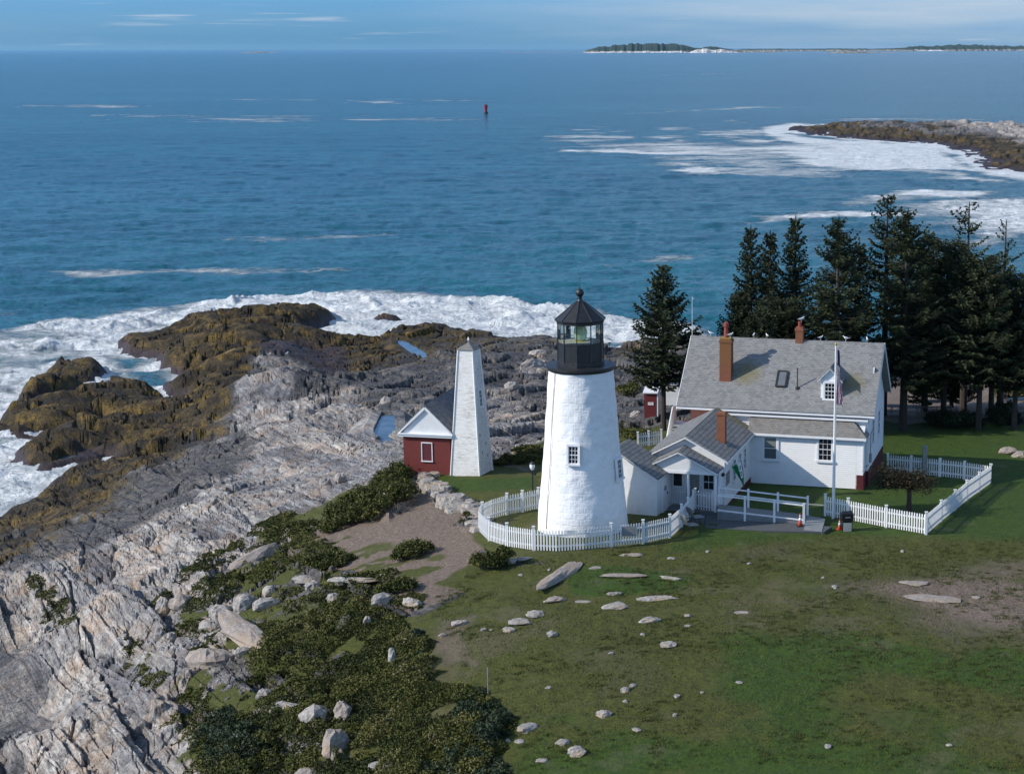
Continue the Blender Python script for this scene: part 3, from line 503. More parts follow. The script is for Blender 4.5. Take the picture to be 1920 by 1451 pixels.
foam = np.maximum(foam, .97*sp("1330 255;1500 262;1750 280;1850 320;2100 340;2100 400;1850 350;1640 330;1500 310;1420 285", 18)*(.35+.65*sst(.34, .56, nn1+.25*(nn2-.5))))
foam = np.maximum(foam, .84*sp("1640 325;2100 330;2100 480;1800 430;1650 380", 18)*(.3+.7*sst(.4, .55, nn1+.3*(nn2-.5))))
for s_, a_ in [("1375 408;1420 404;1500 400;1620 395;1780 398;1780 408;1620 407;1500 412;1420 417", .78), ("1575 382;1590 368;1640 364;1720 372;1690 380;1620 386", .7), ("1245 300;1262 299;1300 312;1400 322;1550 328;1400 330;1300 322;1255 308", .85), ("1090 281;1130 277;1250 282;1400 286;1250 290;1110 287", .85),
    ("95 508;160 502;300 501;500 503;640 510;500 512;300 511;140 514", .74), ("1000 255;1100 250;1180 262;1080 272;1000 265", .52), ("1090 492;1160 486;1290 480;1280 488;1180 498;1100 500", .66), ("1330 228;1370 224;1440 226;1380 234", .6), ("380 442;500 438;700 440;760 446;600 452;450 450", .52),
    ("650 192;720 190;760 194;700 199", .52), ("1790 450;1850 430;1930 428;1930 444;1860 455;1800 470", .75), ("1600 320;1750 322;1900 345;1750 340", .7), ("240 187;700 186;1100 190;700 191", .46), ("0 198;200 197;350 201;0 203", .48), ("1140 215;1400 199;1500 201;1300 210", .45), ("1500 225;1650 221;1900 224;1700 228", .5),
    ("1200 140;1400 139;1400 141;1200 142", .42), ("120 215;900 220;900 232;300 228", .42), ("-50 560;150 575;300 566;100 590;-50 600", .45), ("1180 560;1300 590;1400 640;1250 640", .7)]:
    foam = np.maximum(foam, (a_+.04)*sp(s_, 3+SY*.012, WX+(nn2-.5)*SY*.05, SY+(nn2-.5)*SY*.05+(nn1-.5)*SY*.04))
aer = np.clip(sst(-20, -60, SX-.0)*np.maximum(.8*(1-sst(0, 30, dl)), .8*sst(.3, .9, foam))*sst(.35, .6, nn1+.1), 0, 1)*(1-sst(300, 520, SY))+.35*sst(.4, .9, foam)
amp = .45*(1-sst(300, 1100, SY)); SZ = amp*((fbm(SX*.10, SY*.22, 5, 221)-.5)*3.0+(fbm(SX*.5, SY*.9, 3, 223)-.5)*.9)+sst(.55, .95, foam)*(1-sst(350, 600, SY))*(fbm(SX*.28, SY*.4, 6, 231, .62)-.42)*1.8
cr = np.abs(np.sin((dl+(nn2-.5)*22)*.33)); SZ = SZ+.75*sst(.55, .9, foam)*(1-sst(300, 420, SY))*np.power(1-cr, 3)*sst(.4, .6, nn1+.2*(nn2-.5))*sst(2, 8, dl)*(1-sst(30, 45, dl))
SZ = SZ*np.where(dl < -1, 0, 1)
si = np.arange(SX.size).reshape(SX.shape); SQ = np.stack([si[:-1, :-1], si[:-1, 1:], si[1:, 1:], si[1:, :-1]], -1).reshape(-1, 4)
dm = dl.ravel()[SQ].min(1); SQ = SQ[(dm > -4)]
used = np.zeros(SX.size, bool); used[SQ.ravel()] = True; rm = np.cumsum(used)-1
fa = np.stack([foam.ravel(), aer.ravel(), sst(300, 700, SY).ravel()], 1)[used]
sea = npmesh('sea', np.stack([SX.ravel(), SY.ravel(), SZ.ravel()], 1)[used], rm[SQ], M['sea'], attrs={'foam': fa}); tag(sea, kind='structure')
# ------------------------------------------------------------------ far ledge on the right
lu = np.linspace(.055, .42, 560); lr = np.array([-CH/(-SP+CP*(PY-p)/F)*(CP+SP*(PY-p)/F) for p in np.linspace(350, 222, 170)])
LX = lu[None, :]*lr[:, None]; LY = np.repeat(lr[:, None], len(lu), 1); ld = sdf(LEDGE, LX, LY)+(fbm(LX*.08, LY*.05, 4, 301)-.5)*14
w1_, w2_, wc = worley(LX*.22, LY*.08, 303); lz = np.where(ld > 0, np.minimum(.2+.10*ld, 3.2+2.2*sst(.12, .3, LX/LY)*sst(-10, 60, LY-650)), ld*.2)+np.clip(ld/6, 0, 1)*((fbm(LX*.15, LY*.05, 5, 305)-.5)*3.2+wc*1.3*sst(0, .2, w2_-w1_)-.8)
li = np.arange(LX.size).reshape(LX.shape); LQ = np.stack([li[:-1, :-1], li[:-1, 1:], li[1:, 1:], li[1:, :-1]], -1).reshape(-1, 4); LQ = LQ[lz.ravel()[LQ].max(1) > -.6]
lp = np.clip(sst(120, 150, LX)*sst(2.6, 3.8, lz)+.25*sst(1.5, 3, lz), 0, 1); la = (1-sst(2.2, 3.6, lz+(fbm(LX*.05, LY*.03, 4, 309)-.5)*3))
ledge = npmesh('rock_ledge', np.stack([LX.ravel(), LY.ravel(), lz.ravel()], 1), LQ, M['rock'], attrs={'mask': np.stack([lz.ravel()*0, lz.ravel()*0, lp.ravel()], 1), 'mask2': np.stack([la.ravel(), lz.ravel()*0, (1-sst(.3, 1., lz)).ravel()], 1), 'tone': (.25+.6*wc).ravel()})
tag(ledge, 'low brown seaweed covered rock ledge reaching in from the right with surf along its edge', 'rocks', kind='structure')
# ------------------------------------------------------------------ islands on the horizon
t = NT('island'); z = t.sep(t.co)[2]; nI = t.noise(.012, det=6); nJ = t.noise(.05, t.map((1, 1, 2)), 5)
t.col(t.mix(t.rng(t.math('ADD', z, t.math('MULTIPLY', nI, 22)), 20, 30), t.mix(t.rng(nJ, .45, .6), (.12, .11, .09), (.42, .40, .36)), t.mix(nJ, (.012, .03, .022), (.03, .05, .03)))); t.rough(1); M['island'] = t.mat
def island(prof, D, seed, lab, pw=1.0, gp=None):
    """prof: (px, height m) skyline, a real ridge at distance D"""
    px0, px1 = prof[0][0], prof[-1][0]; xs = np.linspace(px0, px1, int((px1-px0)*1.4)); wx = (xs-PX)/F*D/CP; hs = np.interp(xs, [p[0] for p in prof], [p[1] for p in prof])
    hs = hs*(.9+.2*vn(xs*.2, xs*0, seed))+3*vn(xs*.9, xs*0+4, seed)*(hs > 12); k = 15; ts = np.linspace(-1, 1, k); dep = np.maximum(hs*5, 60)
    XX = np.repeat(wx[None], k, 0); YY = D+dep[None]*ts[:, None]; ZZ = np.maximum(hs, 0)[None]*(1-np.abs(ts[:, None])**2.2)*(.9+.2*vn(XX*.01, YY*.01, seed+2))-3
    ii = np.arange(XX.size).reshape(XX.shape); QQ = np.stack([ii[:-1, :-1], ii[:-1, 1:], ii[1:, 1:], ii[1:, :-1]], -1).reshape(-1, 4)
    o = npmesh('island', np.stack([XX.ravel(), YY.ravel(), ZZ.ravel()], 1), QQ, M['island'], smooth=False); tag(o, lab, 'island', kind='structure'); return o
island([(1098, 0), (1108, 22), (1130, 45), (1160, 60), (1200, 72), (1235, 74), (1265, 66), (1290, 52), (1310, 40), (1332, 48), (1350, 36), (1380, 16), (1440, 10), (1475, 0)], 14000, 401, 'dark wooded island with pale cliffs on the horizon')
island([(1370, 14), (1400, 28), (1440, 26), (1500, 22), (1560, 26), (1620, 24), (1660, 28), (1700, 48), (1740, 56), (1800, 60), (1850, 52), (1920, 44), (2100, 40)], 17500, 411, 'long low island far off at the right of the horizon')
island([(1530, 0), (1550, 10), (1580, 16), (1620, 10), (1660, 6), (1690, 0)], 11500, 421, 'low rocky islet in front of the long island')
island([(470, 0), (490, 8), (515, 14), (540, 9), (560, 0)], 16500, 431, 'tiny dark islet on the horizon at the left')
island([(930, 0), (960, 5), (1010, 7), (1060, 5), (1098, 4), (1110, 0)], 15000, 441, 'thin line of low rocks left of the wooded island')

t = NT('pale_cliff'); t.col(t.mix(t.rng(t.noise(.03, det=5), .4, .62), (.30, .28, .25), (.80, .80, .80))); t.rough(1); _isl = M['island']; M['island'] = t.mat
island([(1286, 0), (1300, 16), (1318, 34), (1335, 24), (1352, 26), (1375, 10), (1390, 0)], 13200, 451, 'white cliff at the right end of the wooded island')
island([(1102, 0), (1110, 11), (1150, 12), (1200, 14), (1280, 13), (1300, 0)], 13500, 461, 'pale rocky shore along the foot of the wooded island')
island([(1700, 0), (1715, 12), (1745, 13), (1770, 0)], 16900, 471, 'pale beach on the long low island')
M['island'] = _isl
# ------------------------------------------------------------------ lighthouse
Wt, Tr, Gl, Bk = M['white'], M['trim'], M['glass'], M['black']
def frame_window(root, c, r, u, n, w, h, nx=2, ny=4, depth=.07, fr=.09, sill=True, glass=None, label=None, mat=None, name='window'):
    """a sash window on a wall: c centre on the wall, r right, u up, n outward; frame > pane, sash"""
    c, r, u, n = Vector(c), Vector(r).normalized(), Vector(u).normalized(), Vector(n).normalized()
    P = lambda a, b, d: c+r*a+u*b+n*d
    def blk(mb, a0, a1, b0, b1, d0, d1):
        vs = [P(a0,b0,d0),P(a1,b0,d0),P(a1,b1,d0),P(a0,b1,d0),P(a0,b0,d1),P(a1,b0,d1),P(a1,b1,d1),P(a0,b1,d1)]
        mb.add(vs, [(3,2,1,0),(4,5,6,7),(0,1,5,4),(1,2,6,5),(2,3,7,6),(3,0,4,7)])
    W2, H2 = w/2, h/2; m = MB()
    blk(m, -W2-fr, -W2, -H2, H2, -.02, depth); blk(m, W2, W2+fr, -H2, H2, -.02, depth)
    blk(m, -W2-fr, W2+fr, H2, H2+fr*1.2, -.02, depth+.01); blk(m, -W2-fr*1.3, W2+fr*1.3, -H2-fr, -H2, -.02, depth+(.05 if sill else .01))
    f = m.build(name, mat or Tr, root)
    if label: f['label'] = label
    m = MB(); blk(m, -W2+.001, W2-.001, -H2+.001, H2-.001, -.02, .012); m.build('pane', glass or Gl, f)
    if nx:
        m = MB(); k = .022
        for i in range(1, nx): blk(m, -W2+w*i/nx-k/2, -W2+w*i/nx+k/2, -H2+.03, H2-.03, .014, .032)
        for j in range(1, ny):
            kk = .045 if j*2 == ny else k
            blk(m, -W2+.03, W2-.03, -H2+h*j/ny-kk/2, -H2+h*j/ny+kk/2, .014, .034+(.006 if j*2 == ny else 0))
        blk(m, -W2, -W2+.03, -H2, H2, .014, .04); blk(m, W2-.03, W2, -H2, H2, .014, .04); blk(m, -W2+.03, W2-.03, H2-.03, H2, .014, .04); blk(m, -W2+.03, W2-.03, -H2, -H2+.03, .014, .04)
        m.build('sash', Tr, f)
    return f
TX, TY, TZ = -4.85, 89.3, 13.45
LT = empty('lighthouse', (TX, TY, TZ), 0, 'white conical stone lighthouse with black lantern room and round gallery', 'lighthouse')
R0, R1, HT = 2.46, 1.71, 8.62
n = 96; rows = 90; V = []; 
for j in range(rows+1):
    z = -0.5+(HT+.5)*j/rows; r = R0+(R1-R0)*max(z, 0)/HT-.10*math.sin(math.pi*max(z, 0)/HT)*.4
    for i in range(n):
        a = 2*math.pi*i/n; q = float(vn(np.array([a*6.2]), np.array([z*2.6]), 5)[0]-.5)*.045+float(vn(np.array([a*2.2]), np.array([z*1.1]), 6)[0]-.5)*.05
        V.append(((r+q)*math.cos(a), (r+q)*math.sin(a), z))
Q = [(j*n+i, j*n+(i+1) % n, (j+1)*n+(i+1) % n, (j+1)*n+i) for j in range(rows) for i in range(n)]
npmesh('tower_wall', V, Q, M['tower'], LT)
m = MB(); m.lathe([(R1-.2, HT-.06), (R1+.06, HT-.06), (R1+.10, HT+.04), (1.84, HT+.05), (1.87, HT+.08), (1.87, HT+.17), (1.83, HT+.19), (1.0, HT+.20)], 64); m.build('gallery', Bk, LT)
g0 = HT+.20; A0 = -math.pi/2+rad(-6); K = 10
def deca(r, z, a0=A0): return [(r*math.cos(a0+2*math.pi*i/K), r*math.sin(a0+2*math.pi*i/K), z) for i in range(K)]
m = MB(); m.lathe([(1.27, g0-.02), (1.27, g0+.22), (1.24, g0+.24), (1.22, g0+.25), (1.22, g0+1.16), (1.26, g0+1.17), (1.26, g0+1.23), (1.1, g0+1.23)], K, a0=A0)
for i in range(K):      # raised panel stiles
    a = A0+2*math.pi*i/K; p = Vector((1.225*math.cos(a), 1.225*math.sin(a), 0)); m.tube(p+Vector((0, 0, g0+.2)), p+Vector((0, 0, g0+1.2)), .03, n=6)
lb = m.build('lantern_wall', Bk, LT)
m = MB(); p0, p1 = deca(1.235, 0)[0], deca(1.235, 0)[1]; a, b = Vector(p0), Vector(p1); d = (b-a).normalized()
m.bar(a+d*.2+Vector((0, 0, g0+.30)), a+d*.2+Vector((0, 0, g0+1.05)), .025, .03); m.bar(a+d*.56+Vector((0, 0, g0+.30)), a+d*.56+Vector((0, 0, g0+1.05)), .025, .03); m.bar(a+d*.2+Vector((0, 0, g0+.3)), a+d*.56+Vector((0, 0, g0+.3)), .03, .025); m.bar(a+d*.2+Vector((0, 0, g0+1.05)), a+d*.56+Vector((0, 0, g0+1.05)), .03, .025)
m.build('hatch', M['darkiron'], lb)
m = MB()
for i in range(K):
    a = A0+2*math.pi*i/K; p = Vector((1.21*math.cos(a), 1.21*math.sin(a), 0)); m.bar(p+Vector((0, 0, g0+1.22)), p+Vector((0, 0, g0+2.26)), .05, .05, up=(math.cos(a), math.sin(a), 0))
m.lathe([(1.19, g0+1.205), (1.23, g0+1.205), (1.23, g0+1.235), (1.19, g0+1.235)], K, a0=A0, cap=False); m.lathe([(1.19, g0+2.24), (1.23, g0+2.24), (1.23, g0+2.27), (1.19, g0+2.27)], K, a0=A0, cap=False); m.build('glazing_frame', Bk, LT)
m = MB(); r0 = deca(1.19, g0+1.22); r1 = deca(1.19, g0+2.26); m.add(r0+r1, [(i, (i+1) % K, K+(i+1) % K, K+i) for i in range(K)]); m.build('lantern_glass', M['clear'], LT)
m = MB(); m.lathe([(1.16, g0+2.22), (1.27, g0+2.22), (1.27, g0+2.34), (1.36, g0+2.38), (1.37, g0+2.43), (.24, g0+3.34), (.20, g0+3.36), (.12, g0+3.40)], K, a0=A0)
for i in range(K):
    a = A0+2*math.pi*i/K; m.tube((1.36*math.cos(a), 1.36*math.sin(a), g0+2.45), (.22*math.cos(a), .22*math.sin(a), g0+3.36), .022, n=5)
m.build('lantern_roof', Bk, LT)
m = MB(); m.lathe([(.17, g0+3.32), (.17, g0+3.42), (.11, g0+3.47), (.11, g0+3.54), (.16, g0+3.58), (.09, g0+3.62)]+[(.225*math.sin(t_), g0+3.82-.225*math.cos(t_)) for t_ in np.linspace(.35, 3.0, 12)]+[(.03, g0+4.06), (.05, g0+4.12), (.01, g0+4.16)], 20); m.build('ventilator_ball', Bk, LT, smooth=True)
m = MB(); m.tube((0, 0, g0+4.1), (0, 0, g0+4.75), .012, .006, 5); m.build('lightning_rod', M['darkiron'], LT)
m = MB(); m.lathe([(.10, g0+1.20), (.22, g0+1.26), (.33, g0+1.45), (.36, g0+1.7), (.33, g0+1.95), (.2, g0+2.15), (.06, g0+2.2)], 14); ln = m.build('lens', M['lens'], LT, smooth=True)
m = MB(); m.lathe([(.40, g0+1.18), (.42, g0+1.24), (.30, g0+1.27)], 14); m.build('lens_pedestal', M['brass'], LT)
m = MB(); m.lathe([(1.17, g0+1.18), (1.17, g0+1.245)], K, a0=A0); m.build('lantern_floor', M['cream'], LT)
def tower_window(px, z, w, h):
    x = (px-PX)/F*TY/CP-TX; x = px
    r = R0+(R1-R0)*z/HT; a = math.asin(x/r); nrm = Vector((math.sin(a), -math.cos(a), .085)).normalized(); c = Vector((r*math.sin(a), -r*math.cos(a), z)); rr = Vector((math.cos(a), math.sin(a), 0)); return frame_window(LT, c+nrm*.02, rr, nrm.cross(rr)*-1 if nrm.cross(rr).z < 0 else nrm.cross(rr), nrm, w, h, 3, 4, .09, .10)
tower_window(-.33, 4.35, .52, .92)
f = tower_window(1.98, 3.3, .5, 1.0)
m = MB(); pts = []
for k in range(12):
    z = .2+k*.76; a = rad(-49-.6*math.sin(k)); r = R0+(R1-R0)*z/HT+.03; pts.append(Vector((r*math.sin(a), -r*math.cos(a), z)))
for p, q in zip(pts, pts[1:]): m.tube(p, q, .018, n=5)
m.build('ground_cable', paint('cable_rust', (.32, .25, .17)), LT)
m = MB(); m.tube((1.5, 1.1, g0), (1.5, 1.1, g0+.95), .014, n=5); m.bar((1.42, 1.1, g0+.95), (1.58, 1.1, g0+.95), .02, .05); m.build('antenna', M['darkiron'], LT)
# ------------------------------------------------------------------ annex at the foot of the tower
AX = empty('lighthouse_annex', (-.86, 91.62, 13.2), -.33, 'small white building with dark grey gable roof between the tower and the porch', 'building')
w_, d_, h_, s_ = 5.0, 2.5, 2.22, .57
m = MB(); m.prism([(0, 0, -.4), (0, 0, h_), (-w_/2, 0, h_+s_*w_/2), (-w_, 0, h_), (-w_, 0, -.4)], (0, d_, 0)); m.build('wall', M['white'], AX)
t_ = .07; m = MB(); m.prism([(.14, -.12, h_-.10+.03), (-w_/2, -.12, h_+s_*w_/2+.03), (-w_-.14, -.12, h_-.07), (-w_-.14, -.12, h_-.07+t_), (-w_/2, -.12, h_+s_*w_/2+.03+t_), (.14, -.12, h_-.07+t_)], (0, d_+.1, 0)); m.build('roof', M['wingroof'], AX)
m = MB(); m.bar((.1, -.15, h_-.12), (-w_/2, -.15, h_+s_*w_/2-.06), .04, .11, up=(0, -1, 0)); m.bar((.06, -.02, h_-.06), (.06, d_, h_-.06), .10, .12); m.build('rake_board', Tr, AX)
m = MB(); m.box((.0, .9, .0), (.04, 1.75, 1.95)); dr = m.build('door', M['trim'], AX); m = MB(); m.box((.04, 1.6, .95), (.09, 1.66, 1.05)); m.build('handle', M['darkiron'], dr)
m = MB(); m.lathe([(.16, 0), (.16, .04)], 16); hh = m.build('wreath', M['greywood'], AX); hh.rotation_euler = (0, rad(90), 0); hh.location = (.04, 1.3, 1.35)
# ------------------------------------------------------------------ keeper's house
OX, OY, OZ, HA = 11.37, 98.9, 12.84, .25
HS = empty('keepers_house', (OX, OY, OZ), -HA, 'white clapboard keeper\'s house with grey shingle roof, brick chimneys and a low front wing', 'house')
UL, UR, w0, w1_, ze, zr, wr = -11.25, .16, 1.0, 7.95, 4.40, 8.05, 4.47
slope = (zr-ze)/(wr-.68)
m = MB(); m.prism([(UR, w0, .9), (UR, w0, 4.5), (UR, wr, 7.95), (UR, w1_, 4.5), (UR, w1_, .9)], (-(UR-UL)+2.4, 0, 0)); m.build('wall', M['clap'], HS)
m = MB(); m.box((UL+.1, w0+1.4, 0), (UL+2.5, w1_-.1, 4.4)); m.prism([(UL+2.4, w0+1.3, 4.4), (UL+2.4, wr, 7.85), (UL+2.4, w1_-.1, 4.4)], (-2.3, 0, 0)); m.build('porch_recess_wall', M['brown_boards'], HS)
m = MB(); m.box((-.42, -.02, -.6), (.05, 0.98, .86)); m.box((UR-.3, w0, -.6), (UR+.03, w1_, .88)); m.build('foundation', M['redfound'], HS)
def slab_roof(mb, u0, u1, wa, za, wb, zb, t=.12):
    d = Vector((0, wb-wa, zb-za)).normalized(); nn = Vector((0, -d.z, d.y)) if wb > wa else Vector((0, d.z, -d.y)); nn = nn*t
    mb.prism([(u0, wa, za), (u0, wb, zb), (u0, wb+nn.y, zb+nn.z), (u0, wa+nn.y, za+nn.z)], (u1-u0, 0, 0))
m = MB(); slab_roof(m, -11.6, .57, .60, ze-.08, wr+.002, zr); slab_roof(m, -11.6, .57, 2*wr-.60, ze-.08, wr-.002, zr); RF = m.build('roof', M['roof'], HS)
m = MB(); m.box((-11.6, .56, ze-.16), (.56, .64, ze+.03)); m.box((-8.9, .64, ze-.42), (UR+.0, w0+.03, ze-.30)); m.box((-8.9, w0-.04, ze-.9), (UR, w0+.0, ze-.42))
for sg in (0, 1):
    wa = .60 if sg == 0 else 2*wr-.60
    for uu_ in (.575, -11.64): m.prism([(uu_, wa, ze-.22), (uu_, wr, zr-.14), (uu_, wr, zr+.10), (uu_, wa, ze+.02)], (.035, 0, 0))
m.box((UR-.10, w0-.025, .9), (UR+.025, w0+.1, 4.4)); m.box((UR-.1, w1_-.1, .9), (UR+.025, w1_+.025, 4.4)); m.build('trim_boards', Tr, HS)
for nm, a, b in (('front', 0, 0),):
    pass
# chimneys
def chimney(u0, u1, wa, wb, zb, zt, mat, pot, lab, flash=True):
    m = MB(); m.box((u0, wa, zb), (u1, wb, zt-.22)); m.box((u0-.04, wa-.04, zt-.22), (u1+.04, wb+.04, zt-.08)); m.box((u0+.02, wa+.02, zt-.08), (u1-.02, wb-.02, zt)); c = m.build('chimney', mat, RF); c['label'] = lab
    return c
c = chimney(-9.22, -8.50, 1.95, 2.62, 5.3, 8.42, M['brickL'], 1, 'tall lichened brick chimney with a red clay pot')
m = MB(); m.box((-9.2, 1.97, 8.42), (-8.52, 2.60, 8.50)); m.build('chimney_cap', M['cap'], c)
m = MB(); m.tube((-8.88, 2.28, 8.48), (-8.88, 2.28, 9.1), .15, .12, 12); m.lathe([(.12, 9.1), (.17, 9.16), (.17, 9.36), (.1, 9.42), (.06, 9.42)], 12, (-8.88, 2.28)); m.build('chimney_pot', M['redmetal'], c)
m = MB(); m.box((-9.3, 1.84, 5.40), (-8.42, 1.97, 5.66)); m.build('flashing', M['greywood'], c)
c = chimney(-4.92, -4.46, 4.2, 4.75, 7.5, 8.95, M['brick'], 1, 'small brick chimney on the ridge')
m = MB(); m.tube((-4.69, 4.47, 8.95), (-4.69, 4.47, 9.28), .10, .12, 10); m.build('chimney_pot', M['redmetal'], c)
def roofz(w, off=0): return ze-.08+(w-.60)*(zr-ze+.08)/(wr-.60)+.12/math.cos(math.atan(slope))+off
# skylight
m = MB(); ws, we = 1.80, 2.62; nv = Vector((0, -math.sin(math.atan(slope)), math.cos(math.atan(slope))))*.12
def onroof(u, w, o=0): return Vector((u, w, roofz(w)))+nv/.12*o
fr = [((-5.66, ws), (-5.08, ws)), ((-5.66, we), (-5.08, we)), ((-5.66, ws), (-5.66, we)), ((-5.08, ws), (-5.08, we))]
for a, b in fr: m.bar(onroof(*a, .04), onroof(*b, .04), .09, .14, up=nv)
sk = m.build('skylight', M['darkiron'], RF); m = MB(); m.add([onroof(-5.64, ws, .06), onroof(-5.10, ws, .06), onroof(-5.10, we, .06), onroof(-5.64, we, .06)], [(0, 1, 2, 3)]); m.build('pane', paint('skylight_pane', (.16, .17, .18), rough=.15), sk)
m = MB(); m.tube((-4.33, 1.78, roofz(1.78)-.1), (-4.33, 1.78, roofz(1.78)+1.25), .035, n=8); m.lathe([(.14, roofz(1.78)-.08), (.12, roofz(1.78)+.06), (.04, roofz(1.78)+.12)], 10, (-4.33, 1.78)); m.build('vent_pipe', M['darkiron'], RF)
# dormer
du0, du1, dw = -2.82, -1.66, 1.32; dz0, dz1, dz2 = 5.0, 6.35, 7.0; dc = (du0+du1)/2; wb1 = .60+(dz1+.12-ze)/((zr-ze)/(wr-.6)); wb2 = .60+(dz2-ze+.1)/((zr-ze)/(wr-.6))
m = MB(); m.add([(du0, dw, dz0), (du1, dw, dz0), (du1, dw, dz1), (dc, dw, dz2), (du0, dw, dz1), (du0, wb1+.2, dz1), (du1, wb1+.2, dz1), (dc, wb2, dz2), (du0, dw+.1, dz0-.1), (du1, dw+.1, dz0-.1)], [(0, 1, 2, 3, 4), (1, 6, 2), (0, 4, 5), (2, 6, 7, 3), (4, 3, 7, 5), (0, 5, 8), (1, 9, 6)]); DM = m.build('dormer', Tr, RF)
m = MB()
for sg in (-1, 1):
    e = dc+sg*.76; m.prism([(dc, dw-.12, dz2+.03), (e, dw-.12, dz1-.14), (e, dw-.12, dz1-.06), (dc, dw-.12, dz2+.12)], (0, wb2-dw+.1, 0))
m.build('dormer_roof', M['wingroof'], DM)
m = MB()
for sg in (-1, 1): m.bar((dc, dw-.14, dz2+.0), (dc+sg*.77, dw-.14, dz1-.15), .03, .1, up=(0, -1, 0))
m.build('dormer_rake', Tr, DM)
frame_window(DM, (dc-.02, dw-.01, dz0+.62), (1, 0, 0), (0, 0, 1), (0, -1, 0), .62, .98, 3, 4, .05, .12)
# front lean-to
m = MB(); m.box((-6.9, 0, .0), (-.40, 1.0, 3.2)); m.box((-.42, 0, .86), (0, 1.0, 3.2)); m.prism([(-6.9, 0, 3.2), (-6.9, 1.0, 3.2), (-6.9, 1.0, 3.75)], (6.9, 0, 0)); LS = m.build('lean_to_wall', M['clap'], HS)
m = MB(); m.add([(-7.0, -.26, 3.12), (.22, -.26, 3.12), (-.95, w0+.03, 4.02), (-7.0, w0+.03, 4.02), (-7.0, -.26, 3.2), (.22, -.26, 3.2), (-.95, w0+.03, 4.12), (-7.0, w0+.03, 4.12), (.22, w0+.0, 3.14), (.22, w0, 3.22)], [(3, 2, 1, 0), (4, 5, 6, 7), (0, 1, 5, 4), (1, 8, 9, 5), (5, 9, 6), (2, 8, 1), (2, 6, 9, 8), (3, 0, 4, 7), (2, 3, 7, 6)]); m.build('lean_to_roof', M['shedroof'], HS)
m = MB(); m.box((-6.95, -.30, 3.02), (.2, -.22, 3.16)); m.box((-6.9, -.03, 2.98), (0, -.0, 3.1)); m.box((-.06, -.025, .86), (.025, .08, 3.0)); m.box((-.42, -.02, -.05), (-.36, .0, .9)); m.build('lean_to_trim', Tr, HS)
frame_window(HS, (-5.62, 0, 2.22), (1, 0, 0), (0, 0, 1), (0, -1, 0), .78, 1.35, 1, 2, .06, .13, glass=M['glass2'])
frame_window(HS, (-2.28, 0, 2.33), (1, 0, 0), (0, 0, 1), (0, -1, 0), .78, 1.35, 3, 4, .06, .13)
for (ww, zz, a, b) in ((3.2, 6.1, .7, 1.3), (3.0, 2.9, .8, 1.5), (5.6, 2.9, .8, 1.5)): frame_window(HS, (UR, ww, zz), (0, 1, 0), (0, 0, 1), (1, 0, 0), a, b, 2, 4, .05, .1)
m = MB(); m.box((UR, 1.5, 1.3), (UR+.12, 1.85, 1.8)); m.tube((UR+.06, 1.65, 1.8), (UR+.06, 1.65, 3.0), .025); m.tube((UR+.06, 1.65, 3.0), (UR+.06, 2.6, 3.1), .025); m.build('meter_box', M['greywood'], HS)
# front wing
cu, hw, zw, sl = -9.05, 2.22, 4.33, .53; wf = -7.25
m = MB(); m.prism([(cu-hw, wf, 0), (cu+hw, wf, 0), (cu+hw, wf, zw-.1-sl*hw), (cu, wf, zw-.1), (cu-hw, wf, zw-.1-sl*hw)], (0, w0+1.3-wf, 0)); m.build('wing_wall', M['white'], HS)
m = MB(); o_ = hw+.2; m.prism([(cu+o_, wf-.22, zw-sl*o_), (cu, wf-.22, zw), (cu-o_, wf-.22, zw-sl*o_), (cu-o_, wf-.22, zw-sl*o_+.11), (cu, wf-.22, zw+.12), (cu+o_, wf-.22, zw-sl*o_+.11)], (0, .62-wf+.22, 0)); WR = m.build('wing_roof', M['wingroof'], HS)
m = MB()
for sg in (-1, 1): m.bar((cu, wf-.25, zw+.0), (cu+sg*(o_+.02), wf-.25, zw-sl*o_-.0), .05, .17, up=(0, -1, 0)); m.box((cu+sg*(o_-.05), wf-.2, zw-sl*o_-.1), (cu+sg*(o_+.03), .6, zw-sl*o_+.04))
m.build('wing_rake', Tr, HS)
cc = MB(); cc.box((-7.78, -5.1, 2.9), (-7.30, -4.65, 5.35)); cc.box((-7.82, -5.14, 5.2), (-7.26, -4.61, 5.30)); c = cc.build('chimney', M['brick'], WR); c['label'] = 'brick chimney on the front wing'
m = MB(); m.box((-7.9, -5.25, 3.05), (-7.2, -5.1, 3.5)); m.build('flashing', M['greywood'], c)
for ww in (-4.7, -3.2, -1.8): frame_window(HS, (cu+hw, ww, 1.95), (0, 1, 0), (0, 0, 1), (1, 0, 0), .55, 1.25, 2, 4, .03, .07)
m = MB(); m.box((cu+hw-.02, -7.2, -.3), (cu+hw+.02, 0.0, .35)); m.build('wing_foundation', M['redfound'], HS)
# porch
pc, pw, pz, psl, pf = -9.15, 2.15, 3.78, .5, -8.6
m = MB(); o_ = pw+.1; m.prism([(pc+o_, pf-.15, pz-psl*o_), (pc, pf-.15, pz), (pc-o_, pf-.15, pz-psl*o_), (pc-o_, pf-.15, pz-psl*o_+.09), (pc, pf-.15, pz+.1), (pc+o_, pf-.15, pz-psl*o_+.09)], (0, wf-pf+.15, 0)); m.build('porch_roof', M['wingroof'], HS)
m = MB(); m.prism([(pc-pw, pf, pz-.03-psl*pw), (pc+pw, pf, pz-.03-psl*pw), (pc, pf, pz-.03)], (0, .05, 0)); m.build('porch_gable', M['gable_boards'], HS)
m = MB(); m.box((pc-pw, pf-.03, pz-.16-psl*pw), (pc+pw, pf+.07, pz-.0-psl*pw))
for sg in (-1, 1): m.bar((pc, pf-.17, pz-.02), (pc+sg*(o_+.02), pf-.17, pz-psl*o_-.02), .04, .12, up=(0, -1, 0))
m.build('porch_beam', Tr, HS)
